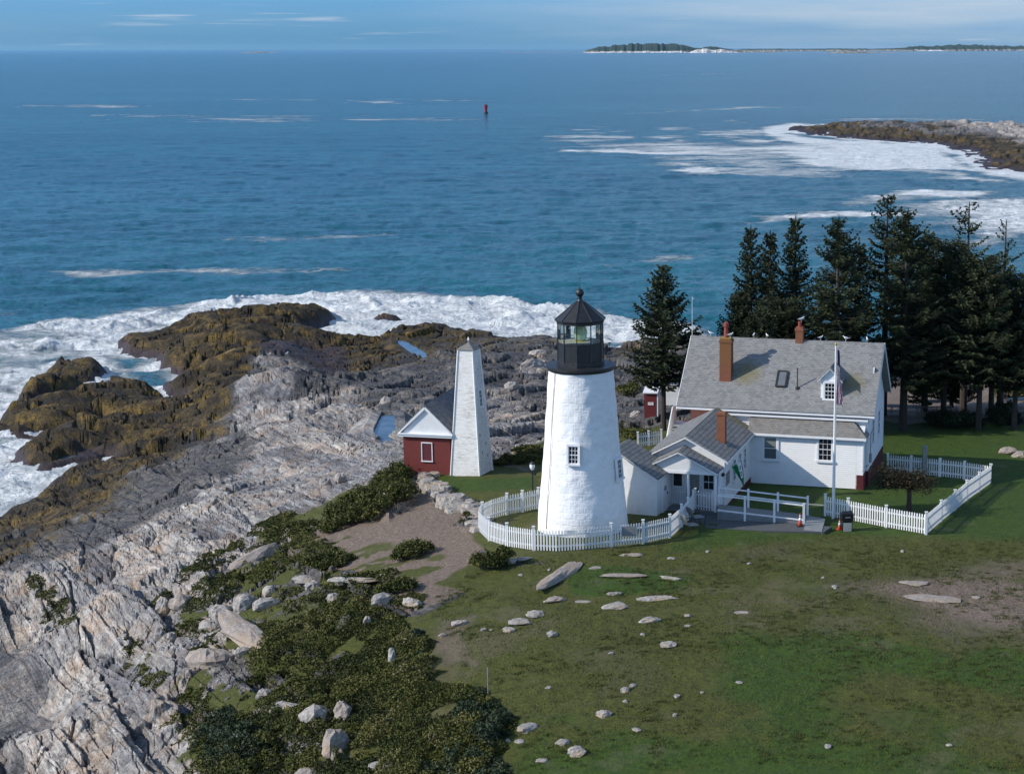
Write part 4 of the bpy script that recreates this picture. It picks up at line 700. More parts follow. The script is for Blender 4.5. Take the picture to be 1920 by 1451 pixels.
for uu_ in (-7.06, -8.62): m = MB(); m.box((uu_-.06, pf, .3), (uu_+.06, pf+.12, 2.6)); m.build('porch_post', Tr, HS)
m = MB(); m.box((pc-pw, pf+.1, .2), (pc+pw+.0, wf, .42)); m.build('porch_floor', M['deck'], HS)
m = MB(); m.box((-7.0, wf-.95, .3), (-6.93, wf, 2.72)); m.build('porch_side_wall', M['white'], HS)
frame_window(HS, (-9.55, wf, 1.9), (1, 0, 0), (0, 0, 1), (0, -1, 0), .5, .85, 0, 0, .03, .06)
frame_window(HS, (-7.75, wf, 1.8), (1, 0, 0), (0, 0, 1), (0, -1, 0), .62, .9, 2, 2, .03, .06)
m = MB(); m.box((-8.95, wf-.04, .42), (-8.3, wf-.0, 2.3)); dr = m.build('door', M['greywood'], HS); m = MB(); m.box((-8.42, wf-.09, 1.2), (-8.36, wf-.03, 1.34)); m.build('handle', M['darkiron'], dr)
# exterior stair at the far left
m = MB()
for k in range(7): m.box((-12.3, .4+k*.30, .5+k*.34), (-11.2, .75+k*.30, .56+k*.34))
m.box((-12.4, 2.4, 2.7), (-10.3, 3.5, 2.8)); ST = m.build('stair', Wt, HS)
m = MB(); m.prism([(-12.38, -.1, -.2), (-12.38, .35, -.2), (-12.38, 2.8, 2.6), (-12.38, 3.4, 2.6), (-12.38, 3.4, 3.9), (-12.38, 2.5, 3.9), (-12.38, -.1, 1.1)], (.06, 0, 0)); m.build('stair_side', Wt, ST)
m = MB(); m.box((-11.2, 1.05, 2.95), (-9.0, 1.10, 3.02)); m.box((-11.2, 1.05, 3.35), (-9.0, 1.10, 3.42)); [m.box((-11.15+.22*k, 1.05, 2.95), (-11.11+.22*k, 1.09, 3.4)) for k in range(10)]; m.build('stair_railing', M['redwood'], ST)
def board(name, o, r, u, n_, w, h, mat, fmat, parent, lines=3, label=None):
    o, r, u, n_ = Vector(o), Vector(r).normalized(), Vector(u).normalized(), Vector(n_).normalized(); m = MB()
    def bx(a0, a1, b0, b1, d0, d1, mi): m.add([o+r*a+u*b+n_*d for d in (d0, d1) for a, b in ((a0, b0), (a1, b0), (a1, b1), (a0, b1))], [(3,2,1,0),(4,5,6,7),(0,1,5,4),(1,2,6,5),(2,3,7,6),(3,0,4,7)], mi)
    bx(-w/2, w/2, -h/2, h/2, 0, .03, 0)
    for k in range(lines): bx(-w*.36, w*(.36-.12*(k % 2)), h/2-h*(k+.75)/(lines+.6), h/2-h*(k+.45)/(lines+.6), .03, .033, 1)
    b = m.build(name, [mat, fmat], parent)
    if label: b['label'] = label
    return b
board('wall_sign', (cu+hw+.01, -6.5, 1.9), (0, 1, 0), (0, 0, 1), (1, 0, 0), .9, .75, M['greywood'], M['darkiron'], HS)
board('wall_sign', (-6.92, -7.8, 1.6), (0, 1, 0), (0, 0, 1), (1, 0, 0), .6, .3, Wt, M['darkiron'], HS)
m = MB(); m.lathe([(.03, 2.25), (.11, 2.3), (.11, 2.42), (.03, 2.48)], 10, (-6.84, -7.6)); m.build('porch_lamp', Bk, HS, smooth=True)
# ------------------------------------------------------------------ red brick fog house
FG = empty('fog_signal_house', (-14.2, 106.3, 11.95), -.20, 'small red brick house with white gable and grey roof beside the bell tower', 'building')
wd, dp_, hh_ = 3.15, 6.5, 2.45
m = MB(); m.box((-wd, 0, -.8), (0, dp_, hh_)); m.build('wall', M['redbrick'], FG)
m = MB(); m.prism([(-wd-.12, -.06, hh_+.1), (.12, -.06, hh_+.1), (-wd/2, -.06, hh_+1.85)], (0, .2, 0)); m.build('gable', M['gable_boards'], FG)
m = MB(); m.box((-wd-.2, -.22, hh_-.02), (.2, dp_+.1, hh_+.12)); m.box((-wd-.26, -.28, hh_+.12), (.26, dp_+.12, hh_+.2))
for sg in (-1, 1): m.bar((-wd/2, -.14, hh_+1.9), (-wd/2+sg*(wd/2+.24), -.14, hh_+.2), .16, .12, up=(0, -1, 0))
m.build('cornice', Tr, FG)
m = MB(); m.prism([(-wd-.27, -.2, hh_+.2), (-wd/2, -.2, hh_+2.0), (.27, -.2, hh_+.2), (.27, -.2, hh_+.29), (-wd/2, -.2, hh_+2.1), (-wd-.27, -.2, hh_+.29)], (0, dp_+.3, 0)); m.build('roof', M['darkroof'], FG)
f = frame_window(FG, (-wd/2+.02, 0, 1.42), (1, 0, 0), (0, 0, 1), (0, -1, 0), .64, 1.15, 0, 0, .05, .055, glass=M['redpanel'])
# ------------------------------------------------------------------ bell tower
BT = empty('bell_tower', (-14.15, 106.05, 11.9), -.30, 'tall tapering white clapboard bell tower beside the red brick house', 'tower')
bw_, bt_, bh_ = 2.0, .98, 8.15; cx, cy = bw_/2, bw_/2
m = MB(); rows = 65
for k in range(rows):
    a, b = k/rows, (k+1)/rows; r0 = (bw_+(bt_-bw_)*a)/2; r1 = (bw_+(bt_-bw_)*b)/2; z0 = bh_*a; z1 = bh_*b; e = .022; r0 += e
    c0 = [(cx-r0, cy-r0, z0), (cx+r0, cy-r0, z0), (cx+r0, cy+r0, z0), (cx-r0, cy+r0, z0)]; c1 = [(cx-r1, cy-r1, z1), (cx+r1, cy-r1, z1), (cx+r1, cy+r1, z1), (cx-r1, cy+r1, z1)]
    m.add(c0+c1, [(0, 1, 5, 4), (1, 2, 6, 5), (2, 3, 7, 6), (3, 0, 4, 7), (3, 2, 1, 0)])
t = NT('worn_clapboard'); nW = t.noise(2.5, t.map((1, 1, 4)), 6, .7); nV = t.noise(.5, det=2)
t.col(t.mix(t.math('MULTIPLY', t.rng(nW, .42, .68, 0, 1), t.rng(nV, .4, .65, .3, 1)), (.74, .73, .70), (.36, .32, .27))); t.rough(.8); M['worn'] = t.mat
m.build('wall', M['worn'], BT)
m = MB()
for sx_, sy_ in ((-1, -1), (1, -1), (1, 1), (-1, 1)):
    m.bar((cx+sx_*(bw_/2+.012), cy+sy_*(bw_/2+.012), 0), (cx+sx_*(bt_/2+.012), cy+sy_*(bt_/2+.012), bh_), .10, .10)
m.build('corner_boards', M['white'], BT)
r = bt_/2+.09; m = MB(); m.add([(cx-r, cy-r, bh_), (cx+r, cy-r, bh_), (cx+r, cy+r, bh_), (cx-r, cy+r, bh_), (cx-r, cy-r, bh_+.05), (cx+r, cy-r, bh_+.05), (cx+r, cy+r, bh_+.05), (cx-r, cy+r, bh_+.05), (cx, cy, bh_+.45)], [(3, 2, 1, 0), (0, 1, 5, 4), (1, 2, 6, 5), (2, 3, 7, 6), (3, 0, 4, 7), (4, 5, 8), (5, 6, 8), (6, 7, 8), (7, 4, 8)]); m.build('roof', M['shedroof'], BT)
zz = 5.0; rr_ = (bw_+(bt_-bw_)*zz/bh_)/2; frame_window(BT, (cx+rr_+.03, cy, zz), (0, 1, 0), Vector((-.0626*1, 0, 1)), (1, 0, .0626), .40, 1.05, 2, 4, .05, .09)
for (zz, yy) in ((2.0, .3), (1.55, -.35), (1.2, .45), (2.7, -.5)):
    rr_ = (bw_+(bt_-bw_)*zz/bh_)/2; m = MB(); m.box((cx+rr_, cy+yy-.05, zz-.1), (cx+rr_+.035, cy+yy+.05, zz+.1)); m.build('vent', M['greywood'], BT)
# ------------------------------------------------------------------ red outhouse
p = g(1208, 787, 11.3); OH = empty('red_outhouse', (p[0], p[1], 11.25), -.12, 'narrow dark red outhouse with a small white notice beside the spruce trunk', 'shed')
m = MB(); m.box((0, 0, -.3), (.95, 1.1, 2.1)); m.box((-.04, -.04, -.3), (.99, 0, .1)); m.build('wall', M['redwood'], OH)
m = MB(); m.prism([(-.08, -.15, 2.1), (1.05, -.15, 2.1), (1.05, 1.2, 2.3), (-.08, 1.2, 2.3)], (0, 0, .08)); m.build('roof', Tr, OH)
board('notice', (.5, -.005, 1.3), (1, 0, 0), (0, 0, 1), (0, -1, 0), .42, .22, Wt, M['greywood'], OH, 1)
m = MB(); m.box((.97, .0, 0), (1.05, 1.1, 2.0)); m.build('side_door', Tr, OH)
p = g(1256, 770, 11.2); WB = empty('white_shed', (p[0]-.3, p[1]+1.2, 11.2), -.12, 'small white shed glimpsed behind the spruce trunk next to the red outhouse', 'shed')
m = MB(); m.box((0, 0, -.3), (1.0, 1.2, 2.0)); m.build('wall', Wt, WB); m = MB(); m.prism([(-.1, -.1, 2.0), (1.1, -.1, 2.0), (.5, -.1, 2.4)], (0, 1.4, 0)); m.build('roof', M['darkroof'], WB)
# ------------------------------------------------------------------ picket fences
def fence(pts, label, group=None, h=1.12, posts=None, ph=1.3, cap=True, face=1, sp=.145, zoff=0, post_labels=None, solid=False):
    """pts: ground points (Vector); pickets on the side face of the rails"""
    c0 = pts[0]; root = empty('picket_fence', tuple(c0), 0, label, 'fence', group); L = lambda v: Vector(v)-c0
    for i, (a, b) in enumerate(zip(pts, pts[1:])):
        d = (b-a); n2 = Vector((d.x, d.y, 0)); ln = n2.length; n2.normalize(); nr = Vector((n2.y, -n2.x, 0))*face; m = MB(); k = max(2, int(ln/sp))
        for rz_ in (.28, h-.28): m.bar(L(a)+Vector((0, 0, rz_)), L(b)+Vector((0, 0, rz_)), .045, .09)
        for j in range(k):
            q = L(a)+d*((j+.5)/k)+nr*.036; w2 = .036; A_ = q-n2*w2; B_ = q+n2*w2; t_ = nr*.02; zb = .05; jj = .008*math.sin(j*2.3+i)
            vs = []
            for o_ in (Vector(), t_): vs += [A_+o_+Vector((0, 0, zb)), B_+o_+Vector((0, 0, zb)), B_+o_+Vector((0, 0, h-.05+jj)), q+o_+Vector((0, 0, h+jj)), A_+o_+Vector((0, 0, h-.05+jj))]
            m.add(vs, [(4, 3, 2, 1, 0), (5, 6, 7, 8, 9), (0, 1, 6, 5), (1, 2, 7, 6), (2, 3, 8, 7), (3, 4, 9, 8), (4, 0, 5, 9)])
        m.build('picket_panel', Wt, root)
    for i, p in enumerate(pts):
        if posts and i not in posts: continue
        q = L(p); m = MB(); m.box((q.x-.065, q.y-.065, q.z-.3), (q.x+.065, q.y+.065, q.z+ph))
        if cap: m.box((q.x-.085, q.y-.085, q.z+ph), (q.x+.085, q.y+.085, q.z+ph+.04))
        m.build('post', Wt, root)
    return root
P_ = lambda *l: [on(a, b) for a, b in l]
fence(P_((1010, 954), (980, 960), (951, 965), (925, 973), (905, 984), (899, 996), (917, 1014), (951, 1026), (1001, 1033), (1046, 1034), (1096, 1032), (1146, 1027), (1206, 1019), (1256, 1009), (1278, 988), (1290, 975), (1300, 960)), 'curved white picket fence ringing the foot of the lighthouse', h=1.15, ph=1.26, face=1, posts=(0, 1, 2, 4, 6, 7, 8, 11, 12, 13, 14, 15, 16))
fence(P_((1244, 948), (1292, 951)), 'short white picket fence between the annex and the porch', h=1.15, ph=1.2)
fence(P_((1303, 957), (1338, 961)), 'short white picket fence in front of the porch', h=1.2, ph=1.25)
fence(P_((1547, 968), (1590, 976), (1661, 989), (1736, 1003)), 'straight white picket fence behind the bin and flagpole', h=1.15, ph=1.24)
fence(P_((1736, 1003), (1764, 978), (1790, 957), (1812, 938), (1835, 922), (1857, 906)), 'white picket fence seen edge on along the right side of the yard', h=1.15, ph=1.2, posts=(1, 2, 3, 4, 5))
fence(P_((1857, 906), (1808, 899), (1762, 894), (1708, 888), (1664, 884)), 'white picket fence closing the back of the yard beside the house', h=1.12, ph=1.15, face=-1)
fence(P_((1196, 838), (1216, 836), (1240, 834)), 'bit of white picket fence behind the grey annex roof', h=1.0, ph=1.05)
q = on(1733, 892); m = MB(); m.box((-.13, -.13, -.2), (.13, .13, 1.85)); m.box((-.15, -.15, 1.85), (.15, .15, 1.9)); o = m.build('tall_post', M['greywood']); o.location = q; tag(o, 'tall pale grey post standing in front of the back yard fence', 'post')
# ------------------------------------------------------------------ ramp, path
def strip(name, pl_, mat, dz, lab, thick=.0):
    ps = [on(a, b) for a, b in pl_]; m = MB(); z = sum(p.z for p in ps)/len(ps)
    vs = [(p.x, p.y, p.z+dz) for p in ps]; m.add(vs, [tuple(range(len(vs)))]); o = m.build(name, mat); tag(o, lab, 'path', kind='structure'); return o
def slabsheet(name, pl_, mat, zt, thick, lab, kind='structure'):
    ps = [on(a, b) for a, b in pl_]; m = MB(); m.prism([(p.x, p.y, zt) for p in ps][::-1], (0, 0, -thick)); o = m.build(name, mat); return tag(o, lab, 'path', kind=kind)
zp = tz(*on(1430, 980).xy)
slabsheet('path', [(1296, 972), (1322, 960), (1350, 955), (1508, 972), (1510, 988), (1560, 992), (1545, 1001), (1430, 996), (1318, 988), (1296, 984)], M['concrete'], zp+.09, .6, 'dark asphalt path in front of the ramp')
RP = empty('wheelchair_ramp', tuple(on(1345, 958)), 0, 'grey ramp with white railings leading down from the porch', 'ramp'); r0 = RP.location.copy()
def Rp(px, py, z): x, y = g(px, py, z); return Vector((x, y, z))
za, zb_ = zp+.62, zp+.16
nA, nB = Rp(1345, 960, za-.1), Rp(1507, 979, zb_); fA, fB = Rp(1348, 945, za-.1), Rp(1514, 965, zb_)
m = MB(); m.add([q-r0 for q in (nA, nB, fB, fA)]+[q-r0-Vector((0, 0, .9)) for q in (nA, nB, fB, fA)], [(0, 1, 2, 3), (4, 5, 1, 0), (5, 6, 2, 1), (6, 7, 3, 2), (7, 4, 0, 3)]); m.build('deck', M['deck'], RP)
for side, (A_, B_) in (('n', (nA, nB)), ('f', (fA, fB))):
    m = MB(); A_, B_ = A_-r0, B_-r0
    for z_ in ((.95, .12) if side == 'n' else (.95, .62)): m.bar(A_+Vector((0, 0, z_)), B_+Vector((0, 0, z_)), .06, .07)
    m.build('railing', Wt, RP)
    for k in (0, 1/3., 2/3., 1.) if side == 'f' else (.32, .66, 1.0): q = A_.lerp(B_, k); m = MB(); m.box((q.x-.06, q.y-.06, q.z-.35), (q.x+.06, q.y+.06, q.z+1.08)); m.build('railing_post', Wt, RP)
m = MB(); ps = [Rp(1507, 993, zp+.12), Rp(1541, 996, zp+.12), Rp(1547, 972, zp+.12), Rp(1512, 966, zp+.12)]; m.prism([q-r0 for q in ps][::-1], (0, 0, -.3)); m.build('landing', M['slab'], RP)
a, b = Rp(1514, 945, zb_+.9), Rp(1545, 947, zb_+.9); m = MB(); m.bar(a-r0, b-r0, .05, .06); m.build('gate_rail', M['greywood'], RP)
# ------------------------------------------------------------------ flagpole, flags
q = on(1562, 972); FP = empty('flagpole', tuple(q), 0, 'tall white flagpole behind the picket fence in front of the house', 'flagpole')
m = MB(); m.tube((0, 0, -.3), (.0, 0, 9.75), .085, .04, 12); m.build('pole', Wt, FP, smooth=False); m = MB(); m.lathe([(.02, 9.74), (.07, 9.8), (.07, 9.86), (.02, 9.92)], 10); m.build('finial', M['brass'], FP, smooth=True)
m = MB(); m.tube((.07, -.06, 1.2), (.055, -.05, 9.6), .008, n=4); m.tube((.09, 0, 1.2), (.07, 0, 9.6), .008, n=4); m.build('halyard', Tr, FP)
def hanging(name, x0, ztop, H_, wtop, wbot, label, folds=5, seed=0, stripes=True):
    nu, nv = 28, 44; V = []; mi = []
    for j in range(nv+1):
        t_ = j/nv; z = ztop-H_*t_
        for i in range(nu+1):
            s_ = i/nu; wd_ = (wtop+(wbot-wtop)*t_)*(.92+.08*math.sin(t_*9+seed)); x = x0+s_*wd_+.03*math.sin(t_*5+s_*3); y = .05*math.sin(s_*folds*math.pi*2+t_*2.2+seed)*(1-.3*s_)
            V.append((x, y, z-.12*s_*s_-.05*math.sin(s_*folds*6.28+t_*2)))
    F_ = []
    for j in range(nv):
        for i in range(nu):
            F_.append((j*(nu+1)+i, j*(nu+1)+i+1, (j+1)*(nu+1)+i+1, (j+1)*(nu+1)+i)); ss = (i*2.6/nu+j*.5/nv)
            mi.append(2 if (j < nv*.28) else (0 if int(ss*5.2) % 2 else 1))
    m = MB(); m.add(V, F_); m.m = mi; o = m.build(name, [M['redcloth'], Tr, M['bluecloth']], smooth=True); o.location = q; so = o.modifiers.new('cloth', 'SOLIDIFY'); so.thickness = .008; return tag(o, label, 'flag')
hanging('flag', .08, 9.5, 3.0, .13, .36, 'red, white and blue flag hanging limp from the flagpole')
# green flag on its staff at the wing wall
hw_ = Matrix.Translation((OX, OY, OZ)) @ Matrix.Rotation(-HA, 4, 'Z')
sa_, sb_ = hw_ @ Vector((cu+hw, -5.6, 2.78)), hw_ @ Vector((cu+hw+1.0*-.25, -7.4, 2.35))
A_ = Vector(g(1397, 858, 15.6)+(15.6,)); B_ = A_+Vector((-.72, -.25, -.45))
GF = empty('green_flag', tuple(A_), 0, 'green and white flag with a dark emblem on a staff at the wing wall', 'flag')
m = MB(); m.tube((0, .15, .08), B_-A_, .02, n=6); m.build('staff', Wt, GF)
def cloth(s, t): # s along staff from wall, t down
    a = (B_-A_)*(.30+.7*s); low = Vector((.02-.02*s, -.05, -1.62)); tip = Vector((-.05, -.06, -1.75)); e = a*(1-t)+tip*t
    return e+Vector((.10*math.sin(s*5+t*3)*(1-t*.5)*.6, .06*math.sin(s*9+t*2), -.05*math.sin(s*3.1)*t))
nu, nv = 16, 26; m = MB(); V = [cloth(i/nu, j/nv) for j in range(nv+1) for i in range(nu+1)]; Fq = []; mi = []
for j in range(nv):
    for i in range(nu):
        Fq.append((j*(nu+1)+i, (j+1)*(nu+1)+i, (j+1)*(nu+1)+i+1, j*(nu+1)+i+1)); s, t_ = (i+.5)/nu, (j+.5)/nv
        w_ = s < .55-.25*t_*1.0 and s > .12 and t_ < .62; mi.append(1 if w_ else 0)
m.add(V, Fq); m.m = mi; cl = m.build('cloth', [M['green'], Tr], GF, smooth=True)
m = MB()
def cdot(s, t, r, ri=0):
    c = cloth(s, t)+Vector((0, -.02, 0)); k = 14; ds = (cloth(s+.02, t)-cloth(s-.02, t)).normalized(); dt = Vector((0, 0, 1))
    vs = [c+ds*r*math.cos(a)*.9+dt*r*math.sin(a)*1.3 for a in np.linspace(0, 2*math.pi, k, endpoint=False)]+[c+ds*ri*math.cos(a)*.9+dt*ri*math.sin(a)*1.3 for a in np.linspace(0, 2*math.pi, k, endpoint=False)]
    m.add(vs, [(i, (i+1) % k, k+(i+1) % k, k+i) for i in range(k)])
cdot(.34, .20, .085, .045); cdot(.30, .38, .05, 0); cdot(.26, .46, .035, 0); cdot(.32, .50, .04, .0); m.build('emblem', M['black'], GF)
# ------------------------------------------------------------------ small things
def cone(px, py, lab, s=1.0):
    q = on(px, py); q.z = max(q.z, zp+.1 if px < 1545 else q.z); r = empty('traffic_cone', tuple(q), .2, lab, 'traffic cone', 'traffic cones beside the fence and ramp')
    m = MB(); m.box((-.19*s, -.19*s, 0), (.19*s, .19*s, .035)); m.build('base', M['darkiron'] if s == 1 else M['orange'], r)
    m = MB(); m.lathe([(.14*s, .035), (.10*s, .22*s), (.084*s, .30*s), (.058*s, .47*s), (.03*s, .70*s), (.02*s, .72*s)], 16); m.build('cone_body', M['orange'], r, smooth=True)
    m = MB(); m.lathe([(.088*s, .30*s), (.062*s, .47*s)], 16); m.build('reflective_band', Tr, r, smooth=True); m = MB(); m.lathe([(.053*s, .52*s), (.044*s, .60*s)], 16); m.build('reflective_band', Tr, r, smooth=True)
cone(1500, 990, 'orange traffic cone on a black base at the foot of the ramp'); cone(1574, 992, 'small orange cone beside the black bin', .8)
q = on(1587, 994); BN = empty('litter_bin', tuple(q), .15, 'black topped litter bin with a cream front panel against the picket fence', 'bin')
m = MB(); m.box((-.27, -.22, 0), (.27, .22, .62)); m.build('body', M['bin'], BN, bevel=.02); m = MB(); m.box((-.22, -.25, .02), (.22, -.21, .5)); m.build('front_panel', M['cream'], BN)
m = MB(); m.prism([(-.33, -.27, .62), (.33, -.27, .62), (.33, -.27, .98), (-.33, -.27, .98)], (0, .52, 0)); m.prism([(-.33, -.27, .98), (.33, -.27, .98), (.28, .0, 1.08), (-.28, 0, 1.08)], (0, .0, .03)); m.build('lid', M['bin'], BN, bevel=.03); m = MB(); m.box((-.14, -.285, .78), (.14, -.275, .84)); m.build('lid_slot', M['greywood'], BN)
def chair(px, py, rz, lab):
    q = on(px, py); q.z = max(q.z, zp+.02); r = empty('garden_chair', tuple(q), rz, lab, 'chair', 'grey slatted chairs beside the curved fence')
    m = MB()
    for k in range(7): x = -.30+k*.10; m.bar((x-.04+.04, -.28, .38), (x-.0+.04, .36, .42), .08, .02)
    m.build('seat', M['greywood'], r); m = MB()
    for k in range(7): x = -.30+k*.10; m.bar((x+.04, .36, .42), (x+.04, .62, 1.0), .08, .02, up=(0, -1, 0))
    m.build('backrest', M['greywood'], r)
    for sx_ in (-1, 1):
        m = MB(); m.tube((sx_*.38, -.26, .62), (sx_*.38, .5, .66), .02); m.tube((sx_*.38, -.26, .62), (sx_*.34, -.28, .38), .018); m.build('armrest', M['darkiron'], r)
        for y_ in (-.24, .36): m = MB(); m.tube((sx_*.33, y_, -.05), (sx_*.33, y_, .40), .02); m.build('leg', M['darkiron'], r)
chair(1309, 981, rad(118), 'grey slatted garden chair nearer the porch beside the curved fence'); chair(1298, 997, rad(118), 'grey slatted garden chair on the grass at the end of the curved fence')
q = on(999, 925); LP = empty('lamp_post', tuple(q), 0, 'black lamp post with a white globe left of the lighthouse', 'lamp post')
m = MB(); m.tube((0, 0, -.3), (0, 0, 1.45), .045, .035, 10); m.lathe([(.07, 0), (.07, .15), (.04, .2)], 10); m.build('post', Bk, LP); m = MB(); m.lathe([(.05, 1.42), (.09, 1.46), (.16, 1.62), (.15, 1.76), (.07, 1.86)], 14); m.build('globe', Tr, LP, smooth=True); m = MB(); m.lathe([(.17, 1.80), (.10, 1.90), (.03, 1.96)], 14); m.build('lamp_cap', M['darkiron'], LP)
for (px, lab, w_, h_) in ((1072, 'small faded notice board on the fence in front of the tower', .55, .22), (1180, 'white information plaque fixed to the curved picket fence', .75, .50)):
    q = on(px, 1034 if px < 1100 else 1023); q.y -= .14; r = empty('fence_sign', tuple(q), 0.05 if px > 1100 else 0, lab, 'sign'); board('sign_panel', (0, 0, .82 if w_ > .6 else 1.05), (1, 0, 0), (0, 0, 1), (0, -1, 0), w_, h_, M['slab'] if w_ > .6 else Wt, M['greywood'], r, 3)
q = on(915, 1300); m = MB(); m.tube((0, 0, -.2), (0.01, 0, 1.15), .022, n=6); m.box((-.03, -.012, .9), (.03, .012, 1.18)); o = m.build('metal_stake', M['greywood']); o.location = q; tag(o, 'thin grey metal stake at the edge of the dark thicket', 'stake')
m = MB(); zt = hw_ @ Vector((-11.5, wr, zr)); m.tube((0, 0, -1.2), (0, 0, 2.55), .022, .012, 6); m.tube((0, 0, 2.3), (.1, 0, 2.45), .015, n=4); o = m.build('aerial', Wt); o.location = (zt.x-.05, zt.y+.3, zt.z); tag(o, 'thin white aerial rising from the left end of the house ridge', 'aerial')
# buoy
bx_, by_ = g(911, 213, 0); BY = empty('channel_buoy', (bx_, by_, 0), .3, 'red channel buoy floating far out on the blue water', 'buoy')
m = MB(); m.lathe([(.8, -.6), (1.35, -.3), (1.4, .7), (1.1, .95)], 20); m.build('float', M['darkiron'], BY, smooth=True); m = MB(); m.lathe([(.75, .9), (1.05, 3.0), (1.25, 4.6), (.95, 4.8), (.3, 4.8)], 16); m.build('cage', paint('buoy_red', (.35, .03, .05)), BY)
m = MB(); m.tube((0, 0, 4.7), (0, 0, 5.5), .18); m.box((-.9, -.1, 4.3), (-.2, .1, 5.2)); m.box((.3, -.1, 4.3), (.9, .1, 5.3)); m.build('top_mark', M['darkiron'], BY)
# picnic tables under the trees
def picnic(px, py, rz, lab):
    q = on(px, py); r = empty('picnic_table', tuple(q), rz, lab, 'picnic table', 'picnic tables under the spruces'); m = MB()
    for k in range(5): m.box((-1.3, -.36+k*.15, .74), (1.3, -.23+k*.15, .78))
    m.build('tabletop', M['greywood'], r)
    for s_ in (-1, 1):
        m = MB(); m.box((-1.3, s_*.8-.13, .44), (1.3, s_*.8+.13, .48)); m.build('bench', M['greywood'], r); m = MB(); m.bar((s_*.95, -.75, 0), (s_*.95, -.15, .74), .05, .09); m.bar((s_*.95, .75, 0), (s_*.95, .15, .74), .05, .09); m.bar((s_*.95, -.8, .42), (s_*.95, .8, .42), .05, .09); m.build('leg', M['greywood'], r)
picnic(1748, 772, rad(8), 'weathered picnic table in the shade of the trees right of the house'); picnic(1695, 780, rad(-10), 'weathered picnic table in the shade close behind the house gable'); picnic(1918, 765, rad(15), 'picnic table at the right edge beyond the lawn')
# gulls
def gull(loc, rz, lab, s=1.0):
    m = MB(); sp_ = [(-.26, 0, .20, .012, .010), (-.18, 0, .20, .045, .03), (-.06, 0, .20, .075, .07), (.06, 0, .215, .08, .08), (.14, 0, .25, .06, .065), (.17, 0, .30, .038, .04), (.19, 0, .335, .042, .042), (.225, 0, .34, .03, .028), (.25, 0, .335, .012, .010)]
    k = 10; V = []
    for (x, y, z, ry, rz_) in sp_: V += [(x, y+ry*math.cos(2*math.pi*i/k), z+rz_*math.sin(2*math.pi*i/k)) for i in range(k)]
    m.add(V, [(a*k+i, (a+1)*k+i, (a+1)*k+(i+1) % k, a*k+(i+1) % k) for a in range(len(sp_)-1) for i in range(k)]+[tuple(range(k)), tuple((len(sp_)-1)*k+i for i in range(k-1, -1, -1))])
    for sy in (-1, 1): m.tube((.02, sy*.03, .15), (.02, sy*.035, 0), .008, n=5); m.box((.0, sy*.035-.02, -.005), (.06, sy*.035+.02, .004))
    b = m.build('gull', M['gullwhite'], None, smooth=True); m = MB()
    for sy in (-1, 1): m.add([(.10, sy*.07, .25), (.0, sy*.084, .255), (-.14, sy*.065, .235), (-.34, sy*.02, .215), (-.15, sy*.05, .19), (.04, sy*.088, .19)], [(0, 1, 2, 3, 4, 5)])
    m.build('wing', M['gullgrey'], b); m = MB(); m.tube((.25, 0, .335), (.30, 0, .325), .011, .004, 6); m.build('beak', M['beak'], b)
    b.location = loc; b.rotation_euler = (0, 0, rz); s *= .72; b.scale = (s, s, s); tag(b, lab, 'gull'); return b
hr = lambda u: hw_ @ Vector((u, wr, zr+.14))
gull(hr(-10.35), 2.6, 'white gull on the roof ridge left of the tall chimney', 1.1); gull(hw_ @ Vector((-8.62, 2.2, 8.50)), .2, 'white gull standing on the cap of the tall chimney', 1.2)
gull(hr(-7.6), 1.2, 'white gull on the roof ridge just right of the tall chimney'); gull(hr(-6.75), 1.9, 'white gull on the roof ridge midway between the two chimneys'); gull(hw_ @ Vector((-4.62, 4.45, 9.27)), .3, 'white gull perched on top of the small ridge chimney', 1.2)
gull(hr(-3.4), .3, 'white gull on the roof ridge just right of the small chimney'); gull(hr(-1.8), 2.8, 'white gull on the roof ridge above the dormer', 1.2); gull(hr(-.5), 1.6, 'white gull near the right end of the roof ridge', 1.1)
bm_ = Matrix.Translation((-14.15, 106.05, 11.9)) @ Matrix.Rotation(-.30, 4, 'Z'); gull(bm_ @ Vector((cx, cy, bh_+.42)), 1.7, 'white gull on the peak of the bell tower', 1.2)
